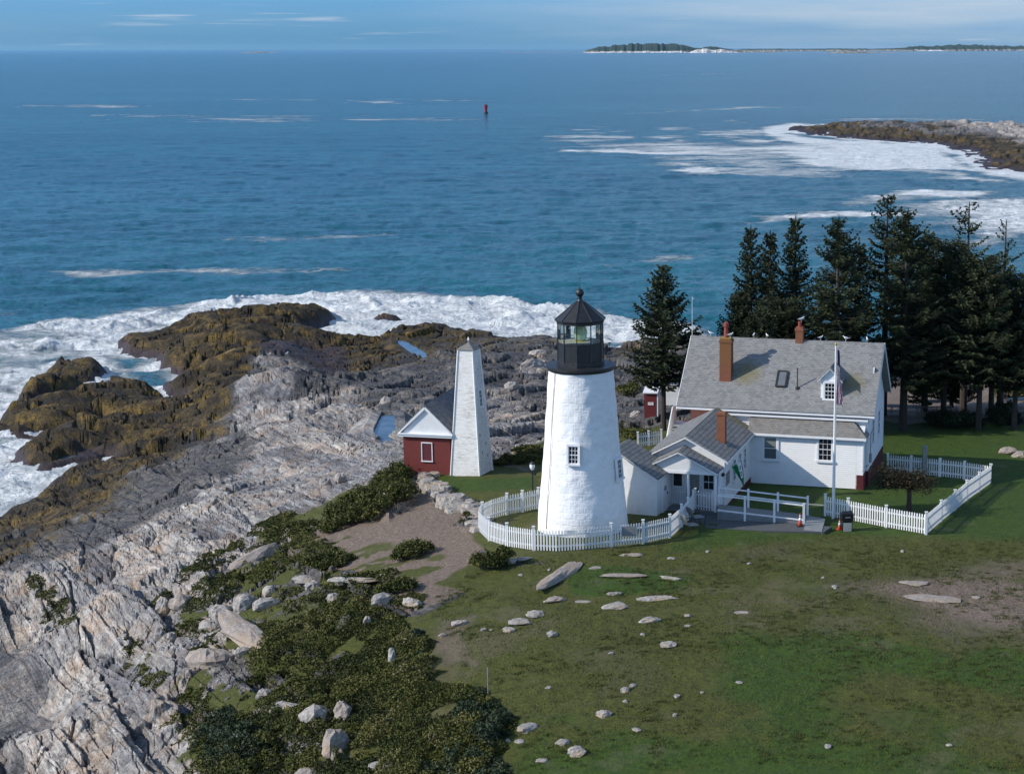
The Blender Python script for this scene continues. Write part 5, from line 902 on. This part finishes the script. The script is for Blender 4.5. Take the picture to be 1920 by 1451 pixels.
# ------------------------------------------------------------------ foliage
rng = np.random.default_rng(5)
def quads(C, size, asp=.6, up=.35, rs=rng):
    """randomly turned leaf faces at the points C"""
    n = len(C); a = rs.normal(size=(n, 3)); a /= np.linalg.norm(a, axis=1)[:, None]; b = rs.normal(size=(n, 3)); b[:, 2] *= (1-up); b -= a*(a*b).sum(1)[:, None]; b /= np.linalg.norm(b, axis=1)[:, None]+1e-9
    s = size*(.6+.8*rs.random(n))[:, None]; a = a*s; b = b*s*asp
    V = np.stack([C-a, C-b*.8, C+a, C+b*.8], 1).reshape(-1, 3); return V, np.arange(4*n).reshape(n, 4)
def bush(px, py, rx, ry, h, name, lab, n=5000, size=.075, mat='shrub', group=None, seed=1, tip=.0):
    rs = np.random.default_rng(seed); q = on(px, py); root = empty(name, tuple(q), 0, lab, 'shrub', group); C = []; T = []; m = MB(); k = max(4, int(rx*ry*9))
    for i in range(k):
        a = rs.random()*6.28; r = rs.random()**.5*.8; c = np.array([rx*r*math.cos(a), ry*r*math.sin(a), 0]); hh = h*(1-.55*r*r)*(.75+.4*rs.random()); c[2] = tz(q.x+c[0], q.y+c[1])-q.z+hh*.45; rr = np.array([min(rx, .75)*.62, min(ry, .75)*.62, hh*.6]); nn_ = n//k
        d = rs.normal(size=(nn_, 3)); d /= np.linalg.norm(d, axis=1)[:, None]; d[:, 2] = np.abs(d[:, 2])*1.1-.12; rad_ = (.55+.5*rs.random(nn_))[:, None]; lump = .82+.36*rs.random((nn_, 1)); C.append(c+d*rad_*rr*lump); T.append(np.clip(rs.normal(.45+.15*(rs.random()-.5)*2, .2, nn_), 0, 1))
        for j in range(3): e = c+d[j]*rr*.8; m.tube((c[0]*.9, c[1]*.9, c[2]-hh*.5), tuple(e), .018, .006, 4)
    C = np.concatenate(C); T = np.concatenate(T); V, Q = quads(C, size, rs=rs); npmesh('foliage', V, Q, M[mat], root, smooth=False, attrs={'tint': np.repeat(T, 4)}); m.build('stems', M['bark'], root); return root
bush(700, 960, 3.2, 3.6, 1.7, 'shrub', 'large dense dark green shrub left of the dirt path below the brick house', 15000, .085, seed=2)
bush(735, 912, 1.5, 1.8, 1.5, 'shrub', 'dark rounded shrub at the front corner of the red brick house', 6000, .08, 'shrub', seed=3)
bush(640, 985, 1.9, 2.2, .9, 'shrub', 'low yellow green shrub spreading onto the pale ledges', 6000, .075, seed=4)
bush(540, 1000, 2.4, 1.6, .55, 'shrub', 'low bright green shrub lying along the pale rock', 5000, .07, seed=5)
bush(772, 1040, 1.05, 1.5, .85, 'shrub', 'round green bush alone in the middle of the bare dirt', 5200, .07, seed=6)
bush(922, 1062, .95, 1.0, .95, 'shrub', 'dark round bush just below the curved picket fence', 4500, .07, 'shrub', seed=7)
bush(607, 1066, 1.7, 1.3, .7, 'shrub', 'wide low green bush left of the dirt patch', 4500, .075, seed=8)
bush(872, 982, .38, .45, .4, 'shrub', 'tiny dark bush beside the stone path', 900, .05, seed=9)
bush(960, 868, 1.7, 1.6, .6, 'shrub', 'low tangled bush behind the lawn left of the tower', 3200, .08, seed=10); bush(990, 850, 1.1, 1.6, .6, 'shrub', 'dull green bush close to the left side of the tower', 2200, .08, seed=11)
bush(740, 1115, 1.0, 1.0, .75, 'shrub', 'dark bush between the long flat slab and the grass', 3000, .075, seed=12); bush(695, 1090, 1.6, .9, .5, 'shrub', 'low bush above the long flat slab', 2800, .07, seed=13)
bush(1790, 800, 2.4, 2.0, 1.3, 'shrub', 'dark shrub in the shade under the spruces', 6000, .10, 'shrubblue', seed=14); bush(1880, 795, 1.8, 1.6, 1.2, 'shrub', 'dark shrub at the right under the tree edge', 4500, .10, 'shrubblue', seed=15)
bush(1900, 745, 2.6, 2.2, 1.5, 'shrub', 'olive shrub behind the picnic table at the right', 5000, .10, seed=16); bush(1195, 822, 1.0, 1.2, .6, 'shrub', 'scrubby bush in front of the red outhouse', 2000, .08, seed=17)
bush(1180, 745, 1.4, 2.0, 1.0, 'shrub', 'scrubby brown green bush right of the tower', 2500, .08, seed=18)
# the big thicket: nobody could count its plants
def thicket(name, lab, regions, dens, size, mat, hmax, seed, thr=.0):
    rs = np.random.default_rng(seed); VV = []; TT = []
    for s_ in regions:
        P = np.array(poly(s_)); lo, hi = P.min(0), P.max(0); n_ = int((hi-lo).prod()*dens); x = lo[0]+rs.random(n_)*(hi[0]-lo[0]); y = lo[1]+rs.random(n_)*(hi[1]-lo[1]); e = sdf(P, x, y)+(fbm(x*.8, y*.8, 4, seed)-.5)*2.4
        k = (e > 0)&(fbm(x*.5+9, y*.5, 3, seed+3) > thr); x, y, e = x[k], y[k], e[k]
        d1_, d2_, cid_ = worley(x*.95, y*.95, seed); hgt = hmax*(.15+.9*fbm(x*.3, y*.3, 3, seed+5))*(.45+.55*cid_)*np.clip(1.15-d1_*d1_*1.3, .15, 1)*sst(0, 1.0, e+.15)
        z = tzv(x, y)+hgt*(.35+.68*rs.random(len(x))**.5); VV.append(np.stack([x, y, z], 1)); TT.append(np.clip(.20+.55*cid_+.35*(fbm(x*.35, y*.35, 3, seed+9)-.5)+rs.normal(0, .13, len(x)), 0, 1))
    C = np.concatenate(VV); T = np.concatenate(TT); V, Q = quads(C, size, rs=rs); o = npmesh(name, V, Q, M[mat], smooth=False, attrs={'tint': np.repeat(T, 4)}); return tag(o, lab, 'shrubs', kind='stuff')
thicket('thicket', 'dense olive and dark green thicket filling the bottom of the slope', ["470 1230;540 1160;640 1130;730 1150;800 1190;830 1260;900 1300;970 1350;960 1400;940 1500;380 1500;400 1380;440 1300"], 640, .062, 'shrub', 1.0, 31, .31)
thicket('dark_thicket', 'darker blue green bayberry growing along the right edge of the thicket', ["860 1290;900 1310;960 1345;975 1375;930 1400;860 1360", "800 1400;940 1380;950 1500;760 1500", "760 1180;800 1210;790 1240;740 1220", "380 1340;480 1330;520 1400;430 1500;360 1440"], 640, .065, 'shrubblue', 1.1, 37, .3)
thicket('heath', 'patches of low green heath between the pale boulders', ["330 1110;420 1065;470 1070;440 1110;360 1150;330 1140", "410 1065;540 1010;640 1020;600 1060;480 1090", "290 1160;400 1165;420 1190;320 1190", "500 1110;620 1100;800 1120;790 1145;620 1140;520 1150", "440 1180;520 1150;560 1200;480 1240", "60 1080;120 1130;160 1200;130 1190;80 1130", "230 1200;300 1260;330 1330;300 1330;240 1250", "270 1140;330 1120;420 1060;500 1010;440 1010;330 1080", "330 1300;390 1290;420 1340;380 1451;330 1400", "370 1205;430 1210;400 1250;360 1240", "470 985;540 960;600 990;560 1015;480 1010", "1000 850;1170 790;1200 850;1010 870"], 460, .06, 'shrub', .42, 43, .36)
# short grass blades on the lawn
def blades(name, lab, regs, dens, size, seed, cols):
    t = NT(name+'_blades'); t.col(t.ramp(t.attr('tint').outputs['Fac'], cols)); t.rough(.8); rs = np.random.default_rng(seed); CC = []
    for s_ in regs:
        P = np.array(poly(s_)); lo, hi = P.min(0), P.max(0); n_ = int((hi-lo).prod()*dens); x = lo[0]+rs.random(n_)*(hi[0]-lo[0]); y = lo[1]+rs.random(n_)*(hi[1]-lo[1]); e = sdf(P, x, y)+(fbm(x*.7, y*.7, 4, seed)-.5)*3; k = (e > 0)&(fbm(x*.6, y*.6, 4, seed+1) > .40); x, y = x[k], y[k]; CC.append(np.stack([x, y, tzv(x, y)], 1))
    C = np.concatenate(CC); n = len(C); a = rs.random(n)*6.28; h = size*(.5+rs.random(n)); w = h*.45; dx, dy = np.cos(a)*w, np.sin(a)*w; lx, ly = rs.normal(0, .4, n)*h, rs.normal(0, .4, n)*h
    V = np.stack([C+np.stack([-dx, -dy, 0*h-.02], 1), C+np.stack([dx, dy, 0*h-.02], 1), C+np.stack([lx, ly, h], 1)], 1).reshape(-1, 3); o = npmesh(name, V, np.arange(3*n).reshape(n, 3), t.mat, smooth=False, attrs={'tint': np.repeat(rs.random(n), 3)}); return tag(o, lab, 'grass', kind='stuff')
blades('grass', 'short dry lawn grass with greener patches', ["960 1451;980 1380;900 1290;830 1180;820 1120;900 1060;1010 1045;1260 1020;1560 1005;1745 1012;1920 1000;1990 1451"], 110, .045, 51, [(0, (.030, .050, .004)), (.5, (.060, .075, .010)), (1, (.12, .105, .03))])
def tussocks():
    rs = np.random.default_rng(91); P = np.array(poly("960 1451;980 1380;900 1290;830 1180;820 1120;900 1060;1010 1045;1260 1030;1560 1025;1745 1022;1920 1010;1990 1451")); lo, hi = P.min(0), P.max(0); n_ = int((hi-lo).prod()*5.5); x = lo[0]+rs.random(n_)*(hi[0]-lo[0]); y = lo[1]+rs.random(n_)*(hi[1]-lo[1]); k = (sdf(P, x, y) > 0)&(fbm(x*.45, y*.45, 3, 93) > .50); x, y = x[k], y[k]
    m_ = 26; X2 = np.repeat(x, m_)+rs.normal(0, .09, len(x)*m_); Y2 = np.repeat(y, m_)+rs.normal(0, .06, len(x)*m_); C = np.stack([X2, Y2, tzv(X2, Y2)], 1); n = len(C); a = rs.random(n)*6.28; h = .06+.07*rs.random(n); w = .012; lx, ly = rs.normal(0, .5, n)*h, rs.normal(0, .5, n)*h; dx, dy = np.cos(a)*w, np.sin(a)*w
    V = np.stack([C+np.stack([-dx, -dy, 0*h-.02], 1), C+np.stack([dx, dy, 0*h-.02], 1), C+np.stack([lx, ly, h], 1)], 1).reshape(-1, 3); tt = np.repeat(rs.random(len(x)), m_)*.7+.3*rs.random(n)
    o = npmesh('grass', V, np.arange(3*n).reshape(n, 3), bpy.data.materials['grass_blades'], smooth=False, attrs={'tint': np.repeat(tt, 3)}); tag(o, 'coarser tussocks of longer grass dotted over the lawn', 'grass', kind='stuff')
tussocks()
# ------------------------------------------------------------------ boulders
def stone(px, py, w, h, lab, asp=1.0, rz=0, mat='stone', group=None, seed=1, name='boulder', sink=.35, cat='rock', ends=None):
    """w, h: size in metres across and high; asp: depth over width"""
    rs = np.random.default_rng(seed*13+5); q = on(px, py) if ends is None else (on(*ends[:2])+on(*ends[2:]))/2
    if ends is not None:
        dv = on(*ends[2:])-on(*ends[:2]); w = dv.length*1.05; rz = math.atan2(dv.y, dv.x); q.z = tz(q.x, q.y)
    m = MB(); nu, nv = 14, 8; pl_ = [(rs.normal(size=3)*[1, 1, .6], .62+.3*rs.random()) for _ in range(9)]; pl_ = [(p/np.linalg.norm(p), d) for p, d in pl_]; V = []
    def pt(a, b):
        d = np.array([math.cos(a)*math.cos(b), math.sin(a)*math.cos(b), math.sin(b)]); r = 1.0
        for p, dd in pl_:
            k = float(p@d)
            if k > .05: r = min(r, dd/k)
        return d*r*(1+.06*rs.normal())
    for j in range(1, nv):
        for i in range(nu): V.append(pt(2*math.pi*i/nu, -math.pi/2+math.pi*j/nv))
    V.append(pt(0, math.pi/2)); V.append(pt(0, -math.pi/2)); T = len(V)-2
    V = [(v[0]*w/2, v[1]*w*asp/2, v[2]*h*.75+h*(.5-sink)) for v in V]; Fq = [(j*nu+i, j*nu+(i+1) % nu, (j+1)*nu+(i+1) % nu, (j+1)*nu+i) for j in range(nv-2) for i in range(nu)]+[((nv-2)*nu+i, (nv-2)*nu+(i+1) % nu, T) for i in range(nu)]+[((i+1) % nu, i, T+1) for i in range(nu)]
    m.add(V, Fq); o = m.build(name, M[mat]); o.location = q; o.rotation_euler = (0, 0, rz); return tag(o, lab, cat, group)
def px2m(px, py): return (at(px, py)-Vector((0, 0, CH))).length/F
ST = [("1050 1082", 3.6, .40, .32, 'long tan rock slab slanting up the lawn below the curved fence', 'tanstone', 52), ("1041 1123", 1.3, .35, .6, 'tan rock at the lower end of the long slanting slab', 'tanstone', 20),
 ("1116 1067", .85, .14, .5, 'small flat grey stone just right of the long slanting slab', 'stone', 5), ("1172 1083", 2.6, .16, .22, 'long low tan stone lying in the bright green patch', 'tanstone', 0), ("1258 1085", 1.5, .14, .3, 'low slanting grey stone right of the bright green patch', 'stone', -25),
 ("1151 1113", .95, .2, .45, 'narrow pale stone above the white rounded rock', 'stone', 25), ("1232 1120", 2.3, .3, .22, 'long bright white stone in the grass', 'stone', 4), ("1156 1135", 1.45, .32, .7, 'white rounded rock in the grass', 'stone', 5), ("1091 1126", .95, .1, .4, 'thin flat stone right of the tan rock', 'stone', 0),
 ("1003 1152", 1.1, .28, .9, 'top stone of the pale stone cluster on the lawn', 'stone', 30), ("975 1167", 1.2, .25, .8, 'middle stone of the pale stone cluster on the lawn', 'stone', 15), ("954 1181", .8, .25, .8, 'lowest stone of the pale stone cluster on the lawn', 'stone', 0),
 ("1036 1191", .5, .36, 1.2, 'upright white stone below the cluster', 'stone', 40), ("1218 1163", 1.15, .32, .6, 'long lumpy pale stone in the middle of the lawn', 'stone', 8), ("1254 1211", .9, .3, .8, 'crumbled pale stone below the long lumpy one', 'stone', -15), ("1390 1149", .7, .15, .5, 'lone flat pale stone near the green crescent', 'stone', 0),
 ("958 1060", .65, .4, .8, 'pale block at the foot of the dark round bush', 'stone', 0), ("979 1050", 1.1, .2, .5, 'flat grey slab beside the pale block under the fence', 'stone', 0), ("1186 1042", 1.5, .12, .4, 'low tan slab close under the curved fence', 'tanstone', 0),
 ("862 1168", .85, .35, .8, 'rounded grey stone alone at the left of the lawn', 'stone', 15), ("830 1192", .45, .25, .8, 'small brownish stone at the edge of the thicket', 'tanstone', 0), ("1132 1341", .75, .42, .9, 'pointed white stone low on the lawn', 'stone', -30), ("1172 1296", .45, .3, .9, 'white stone above the pointed one', 'stone', 0),
 ("1056 1396", .62, .3, .8, 'bright white stone near the bottom of the lawn', 'stone', 0), ("1083 1414", .75, .48, .9, 'rough grey stone near the bottom of the lawn', 'stone', 0), ("1015 1428", .55, .2, .8, 'dull stone near the bottom of the picture left of the grey one', 'stone', 0), ("988 1368", .8, .4, 1.4, 'grey rock at the edge of the dark bayberry', 'stone', -50),
 ("1747 1123", 2.6, .16, .5, 'flat tan outcrop in the bare dirt at the right', 'tanstone', -15), ("1716 1096", 1.7, .15, .5, 'thin tan outcrop above the bare dirt', 'tanstone', -8), ("1890 850", 1.4, .42, .9, 'pale rounded rock on the far lawn at the right edge', 'tanstone', 0), ("1914 856", 1.3, .4, .9, 'tan rock beside the rounded one at the right edge', 'tanstone', 0),
 ("735 1243", .45, .75, 1.0, 'white stone poking up out of the thicket', 'stone', 20), ("690 1172", .45, .45, 1.0, 'pinkish grey stone at the top of the thicket', 'tanstone', 0), ("590 1352", 1.4, .8, 1.2, 'big rounded grey boulder in the thicket', 'stone', 0), ("643 1345", 1.0, .8, 1.2, 'white and orange boulder beside the big rounded one', 'tanstone', 30), ("628 1402", 1.3, .9, 1.2, 'tan wedge shaped boulder low in the thicket', 'tanstone', -40), ("528 1328", 1.9, .45, .6, 'flat layered slab at the left side of the thicket', 'stone', -20), ("495 1300", .9, .4, .8, 'pale broken stone above the layered slab', 'stone', 20), ("715 1442", 1.4, .35, .6, 'pale slab at the bottom edge of the thicket', 'stone', 0), ("580 1448", 1.9, .4, .6, 'tan slab at the bottom edge', 'tanstone', 10),
 ("660 1105", 2.9, .16, .25, 'long flat grey slab lying left of the lawn', 'stone', 0), ("576 1092", 1.4, .35, .7, 'white jagged rock left of the long flat slab', 'stone', 0), ("584 1106", 1.0, .5, .9, 'bright white block just under the jagged rock', 'stone', 20), ("625 1128", .9, .4, .9, 'lichened white stone below the long flat slab', 'stone', 0), ("715 1137", 1.2, .5, .8, 'white ragged rock at the head of the thicket', 'stone', 15), ("773 1138", 1.2, .4, .6, 'slanting pale rock at the edge of the lawn', 'stone', -35), ("505 1112", .95, .6, 1.0, 'grey pointed boulder among the heath', 'stone', 0),
 ("458 1138", 1.5, .9, .9, 'big grey slanted boulder among the heath', 'stone', 35), ("500 1138", 1.5, .55, .6, 'pale flat topped boulder right of the slanted one', 'stone', 20), ("412 1150", 1.7, .7, .8, 'white boulder left of the slanted one', 'stone', 10), ("395 1175", 1.5, .6, .8, 'low white boulder above the green heath', 'stone', 0), ("470 1200", 3.0, .5, .45, 'long grey and tan boulder slanting toward the thicket', 'tanstone', -40), ("340 1130", 1.5, .75, .9, 'brown edged boulder by the heath gully', 'tanstone', 20), ("305 1135", 1.0, .8, 1.0, 'grey boulder beneath the great ledge block', 'stone', 0),
 ("390 1245", 2.4, .8, .7, 'big tan block with a shadowed underside', 'tanstone', -10), ("455 1225", 1.1, .35, .7, 'flat white stone right of the tan block', 'stone', 0), ("300 1205", .7, .7, .8, 'upright grey stone by the heath', 'stone', 15), ("322 1205", .6, .6, .8, 'second upright grey stone by the heath', 'stone', 0), ("610 905", .9, .6, .8, 'white boulder lodged above the big shrub', 'stone', 30), ("640 895", 1.1, .7, .9, 'white boulder leaning over the dark crack in the pale ledge', 'stone', 0),
 ("480 1040", 2.8, .6, .5, 'tan sloping rock at the foot of the low bright shrub', 'tanstone', 35), ("620 990", .9, .4, .8, 'pale stone poking through the low shrubs', 'stone', 20), ("1000 692", 3.2, 1.2, .6, 'huge pale boulder with a smooth sunlit back behind the tower', 'stone', 30), ("1010 665", 2.6, .8, .6, 'pale boulder above the huge one behind the tower', 'stone', 0), ("560 1090", .8, .3, .8, 'small white rock amid the gravelly bank', 'stone', 0),
 ("1220 779", 1.0, .5, .9, 'white stone left of the red outhouse', 'stone', 0), ("725 765", 1.6, .8, .9, 'grey pointed boulder on the ledges left of the bell tower', 'stone', 0), ("960 740", 1.8, .8, .9, 'grey boulder on the ledges between the towers', 'stone', 0)]
ENDS = {0: (1009, 1112, 1095, 1051, .16), 49: (415, 1168, 540, 1236, .3), 57: (432, 1070, 530, 1008, .3)}
for _k, _v in enumerate(ST):
    if _v[4].startswith('long grey and tan'): _a = _k
    if _v[4].startswith('tan sloping'): _b = _k
ENDS = {0: (1009, 1112, 1095, 1051, .2), _a: (425, 1172, 520, 1226, .2), _b: (432, 1070, 530, 1008, .3)}
ST[-3] = ("1192 778", 1.0, .5, .9, 'white stone left of the red outhouse', 'stone', 0)
for i, (p, w, h, asp, lab, mt, rz) in enumerate(ST):
    a, b = map(float, p.split()); en = ENDS.get(i); h *= .62 if (a > 800 and b > 1040) else 1
    stone(a, b, w, h, lab, asp if not en else en[4], rad(rz), mt, 'boulders and stones of the headland', i+1, sink=.30, ends=en[:4] if en else None)
SM = "921 1180;906 1179;977 1080;1030 1071;1290 1153;1290 1174;1327 1034;1258 1046;1186 1287;1172 1316;1316 1300;1270 1307;1386 1280;1266 1343;1193 1370;1029 1289;953 1392;975 1391;1552 1400;1779 1400;1543 1085;1565 1103;1405 1056;1692 1037;1830 1121;1145 1226;1205 1191"
for i, s_ in enumerate(SM.split(';')):
    a, b = map(float, s_.split()); stone(a, b, .22+.3*((i*37) % 10)/10, .07+.06*((i*13) % 5)/5, 'small pale stone half sunk in the lawn grass', .8, i*1.3, 'stone', 'small stones scattered over the lawn', 200+i, 'stone', cat='stone')
# low dry stone path wall toward the brick house
def wallpath(pts, lab):
    rs = np.random.default_rng(9); m = MB()
    for (a, b, n_) in pts:
        for _ in range(n_):
            q = on(a+rs.normal()*7, b+rs.normal()*4.5); w = .22+.3*rs.random(); h = .1+.14*rs.random(); c, s = math.cos(rs.random()*3), math.sin(rs.random()*3); k = 6; th = sorted(rs.random(k)*6.28+np.arange(k)*0); th = [2*math.pi*i/k+rs.normal()*.2 for i in range(k)]; lo = [(q.x+w*math.cos(t_), q.y+w*math.sin(t_), q.z-.1) for t_ in th]; hi = [(q.x+w*.85*math.cos(t_), q.y+w*.85*math.sin(t_), q.z+h*(.7+.5*rs.random())) for t_ in th]; m.add(lo+hi, [tuple(range(k, 2*k))]+[(i, (i+1) % k, k+(i+1) % k, k+i) for i in range(k)])
    o = m.build('stone_path', M['stone']); return tag(o, lab, 'path', kind='structure')
wallpath([(785, 897, 30), (800, 905, 34), (815, 918, 36), (830, 932, 40), (845, 943, 44), (862, 950, 40), (880, 955, 36), (893, 962, 30), (893, 975, 20), (893, 990, 16), (850, 955, 20), (835, 945, 20)], 'rough pale stone footpath curving from the brick house to the curved fence')
# ------------------------------------------------------------------ trees
def spruce_mesh(h, r, seed, c0=.12, dens=1.0, pw=.8, gap=0, droop=.25, flat=1.0, nsp=1.0, ts=1.0):
    rs = np.random.default_rng(seed); A, B, Wd, T = [], [], [], []; bm = MB(); z = h*c0
    bm.tube((0, 0, -.5), (0, 0, h*.55), .020*h, .012*h, 8); bm.tube((0, 0, h*.55), (.0, 0, h*.99), .012*h, .002*h, 6)
    while z < h*.985:
        t = (z/h-c0)/(1-c0); env = r*((1-t)**pw)*(min(1, .55+t*2.2) if c0 > .05 else 1)+.12; nb = int((4+3*rs.random())*dens)
        for _ in range(nb):
            a = rs.random()*6.28; L = env*(.55+.55*rs.random())*(1.18 if rs.random() < .15 else 1)
            if rs.random() < gap: continue
            d = np.array([math.cos(a), math.sin(a), 0]); rise = (.10+.55*t**2) if t > .3 else -.05; k = max(3, int(L/(.15/ts))); pr_ = np.array([0, 0, z]); p0 = pr_
            lump = rs.random()
            for j in range(1, k+1):
                u = j/k; p = np.array([0, 0, z])+d*L*u+np.array([0, 0, L*(rise*u-droop*math.sin(u*2.4)*.6+.16*u*u)])
                if u > .12:
                    for sd_ in (-1, 1):
                        ll = (.20+.42*L*.28*(1-abs(u-.45)))*(.6+.8*rs.random())*nsp; ang = a+sd_*(.7+.5*rs.random()); q = p+np.array([math.cos(ang)*ll, math.sin(ang)*ll, -.18*ll+rs.normal()*.05]); A.append(p); B.append(q); Wd.append(.055+.05*rs.random()); T.append(np.clip(.25+.35*lump+.3*u+rs.normal()*.13, 0, 1))
                    if rs.random() < .6: q = p+np.array([rs.normal()*.08, rs.normal()*.08, -.2-.1*rs.random()]); A.append(p); B.append(q); Wd.append(.06); T.append(np.clip(.2+.3*lump+rs.normal()*.1, 0, 1))
            e = p+d*.16+np.array([0, 0, .03]); A.append(p); B.append(e); Wd.append(.08); T.append(.7)
            if L > .5: bm.tube((0, 0, z), tuple(np.array([0, 0, z])+d*L*.8+np.array([0, 0, L*(rise*.8-droop*.5*.9+.1)])), .012+.006*L, .006, 4)
        z += (.16+.16*rs.random())/dens**.3
    A.append(np.array([0, 0, h*.96])); B.append(np.array([0, 0, h*1.01])); Wd.append(.06); T.append(.6)
    A, B, Wd, T = np.array(A), np.array(B), np.array(Wd), np.array(T); D = B-A; U = np.cross(D, rs.normal(size=D.shape)*np.array([.35, .35, 1.0])); U /= np.linalg.norm(U, axis=1)[:, None]+1e-9; U *= Wd[:, None]*flat
    M_ = A+D*.55; V = np.stack([A-U*.4, M_-U, B, M_+U], 1)
    U2 = np.cross(D, U); U2 /= np.linalg.norm(U2, axis=1)[:, None]+1e-9; U2 *= Wd[:, None]*.7; V2 = np.stack([A-U2*.4, M_-U2, B, M_+U2], 1); V = np.concatenate([V, V2]).reshape(-1, 3); T = np.concatenate([T, T])
    return V, np.repeat(T, 4), bm
VAR = {}
def spruce_var(k, **a):
    V, T, bm = spruce_mesh(**a); root = empty('spruce_tree', (0, 0, 0)); npmesh('crown', V, np.arange(len(V)).reshape(-1, 4), M['spruce'], root, smooth=False, attrs={'tint': T}); bm.build('trunk', M['bark'], root); root['h'] = a['h']; VAR[k] = [root, 0]
spruce_var('full', h=11, r=3.3, seed=1, c0=.10, dens=1.5, pw=.75)
spruce_var('solo', h=11, r=3.2, seed=11, c0=.30, dens=1.5, pw=.8, gap=.06)
spruce_var('slim', h=14, r=2.45, seed=2, c0=.08, dens=1.25, pw=.8, gap=.12)
spruce_var('wide', h=14, r=3.5, seed=3, c0=.22, dens=1.3, pw=.75, gap=.14)
spruce_var('open', h=14, r=2.8, seed=4, c0=.22, dens=1.0, pw=.65, gap=.28)
spruce_var('round', h=12, r=3.6, seed=5, c0=.30, dens=1.6, pw=.42, nsp=1.15)
spruce_var('bare', h=14, r=1.9, seed=6, c0=.30, dens=.7, pw=.45, gap=.45)
spruce_var('snag', h=13, r=1.5, seed=8, c0=.35, dens=.42, pw=.35, gap=.55, nsp=.6)
def tree(px, ytop, Y, kind, lab, wf=1.0, cat='tree', zb=None):
    d = ray(px, ytop); t = Y/d[1]; x, zt = d[0]*t, CH+d[2]*t; z0 = (tz(x, Y) if zb is None else zb)-.1; src, used_ = VAR[kind]
    if used_: root = copy_tree(src)
    else: root = src
    VAR[kind][1] = 1; s = (zt-z0)/src['h']; root.location = (x, Y, z0); root.scale = (s*wf*(.75+.25/s) if s > 0 else 1, s*wf*(.75+.25/s), s); root.rotation_euler = (0, 0, (px*7.1) % 6.28); tag(root, lab, cat, 'evergreen trees beside the house'); return root
tree(1243, 497, 121.0, 'solo', 'single full spruce standing between the lighthouse and the house', .95)
for i, a in enumerate([(1408, 422, 125, 'slim', 'leftmost tall spruce of the grove behind the house'), (1444, 432, 128, 'slim', 'pointed spruce second from the left in the grove'), (1492, 404, 126, 'slim', 'tall narrow spruce above the small ridge chimney'),
  (1573, 405, 119, 'wide', 'broad spruce directly behind the flagpole'), (1612, 452, 127, 'slim', 'shorter spruce filling the gap right of the broad one'), (1665, 364, 128, 'open', 'tallest open crowned spruce of the grove'), (1703, 390, 121, 'wide', 'broad yellowish tipped spruce right of the tallest'),
  (1742, 430, 130, 'slim', 'narrow spruce rising behind the dark rounded pine'), (1778, 455, 124, 'round', 'dark round crowned pine in the right part of the grove'), (1818, 379, 127, 'bare', 'thin ragged tree with a sparse grey top'), (1845, 482, 121, 'round', 'dark dense pine below the ragged tree'),
  (1887, 414, 126, 'snag', 'nearly bare snag with a few twigs near the right edge'), (1868, 478, 130, 'open', 'open limbed spruce behind the snag'), (1912, 520, 121, 'round', 'dark round pine at the right edge of the picture'), (1540, 520, 122, 'open', 'shorter spruce left of the flagpole top'), (1385, 545, 122, 'full', 'low bushy spruce at the left foot of the grove'), (1466, 562, 121, 'round', 'low dark spruce behind the ridge between the chimneys'),
  (1950, 470, 128, 'open', 'open limbed spruce just outside the right edge'), (1790, 560, 133, 'full', 'short spruce behind the trunks near the sea'), (1425, 575, 118, 'full', 'bushy low spruce hiding the ridge right of the tall chimney')]):
    tree(*a)
# small windswept tree in the yard
q = on(1704, 962); WTq = empty('windswept_tree', tuple(q), 0, 'small dark windswept tree with a flat crown inside the white fenced yard', 'tree'); rs = np.random.default_rng(77)
m = MB(); pts = [(0, 0, -.3), (.02, 0, .5), (-.05, 0, 1.1), (-.03, .0, 1.6)]
m.lathe([(.26, -.2), (.2, .1), (.15, .4), (.13, 1.0), (.14, 1.5), (.1, 1.8)], 10)
C = []; T = []
for k in range(26):
    x = -1.75+2.6*rs.random(); y = rs.normal()*.55; z = 1.75+.45*rs.random()+.12*(-x)*.35; m.tube((0, 0, 1.45), (x*.85, y, z-.1), .05, .015, 5); nn_ = 330; d = rs.normal(size=(nn_, 3))*[.36, .3, .17]; C.append(np.array([x, y, z])+d); T.append(np.clip(rs.normal(.45, .25, nn_), 0, 1))
m.build('trunk', M['bark'], WTq); C = np.concatenate(C); V, Q = quads(C, .06, rs=rs); t_ = m_leaf('autumn_leaves', [(0, (.012, .014, .008)), (.5, (.03, .026, .012)), (.85, (.07, .045, .015)), (1, (.10, .09, .06))]); npmesh('crown', V, Q, t_, WTq, smooth=False, attrs={'tint': np.repeat(np.concatenate(T), 4)})
for (px, py, lab) in ((505, 668, 'white gull on top of the pale rock knob, left one'), (538, 667, 'white gull on top of the pale rock knob, right one'), (484, 676, 'white gull on the left shoulder of the pale rock knob')):
    d = ray(px, py); best = None
    for Yt in np.arange(110, 230, .5):
        t = Yt/d[1]; zz = tz(d[0]*t, Yt)
        if CH+d[2]*t < zz: best = (d[0]*t, Yt, zz); break
    if best: gull(best, 1.0, lab, 1.5)

# ------------------------------------------------------------------ sea air
HZM = bpy.data.materials.new('sea_haze'); HZM.use_nodes = True; nt = HZM.node_tree; nt.nodes.clear(); vo_ = nt.nodes.new('ShaderNodeVolumePrincipled'); ho = nt.nodes.new('ShaderNodeOutputMaterial'); nt.links.new(vo_.outputs[0], ho.inputs['Volume'])
vo_.inputs['Color'].default_value = (.42, .78, 1, 1); vo_.inputs['Density'].default_value = 0.9e-5; vo_.inputs['Anisotropy'].default_value = .2
m = MB(); m.box((-230000, -400, -8), (230000, 83000, 190)); o = m.build('haze', HZM); tag(o, 'thin sea haze between the shore and the horizon', 'haze', kind='stuff')
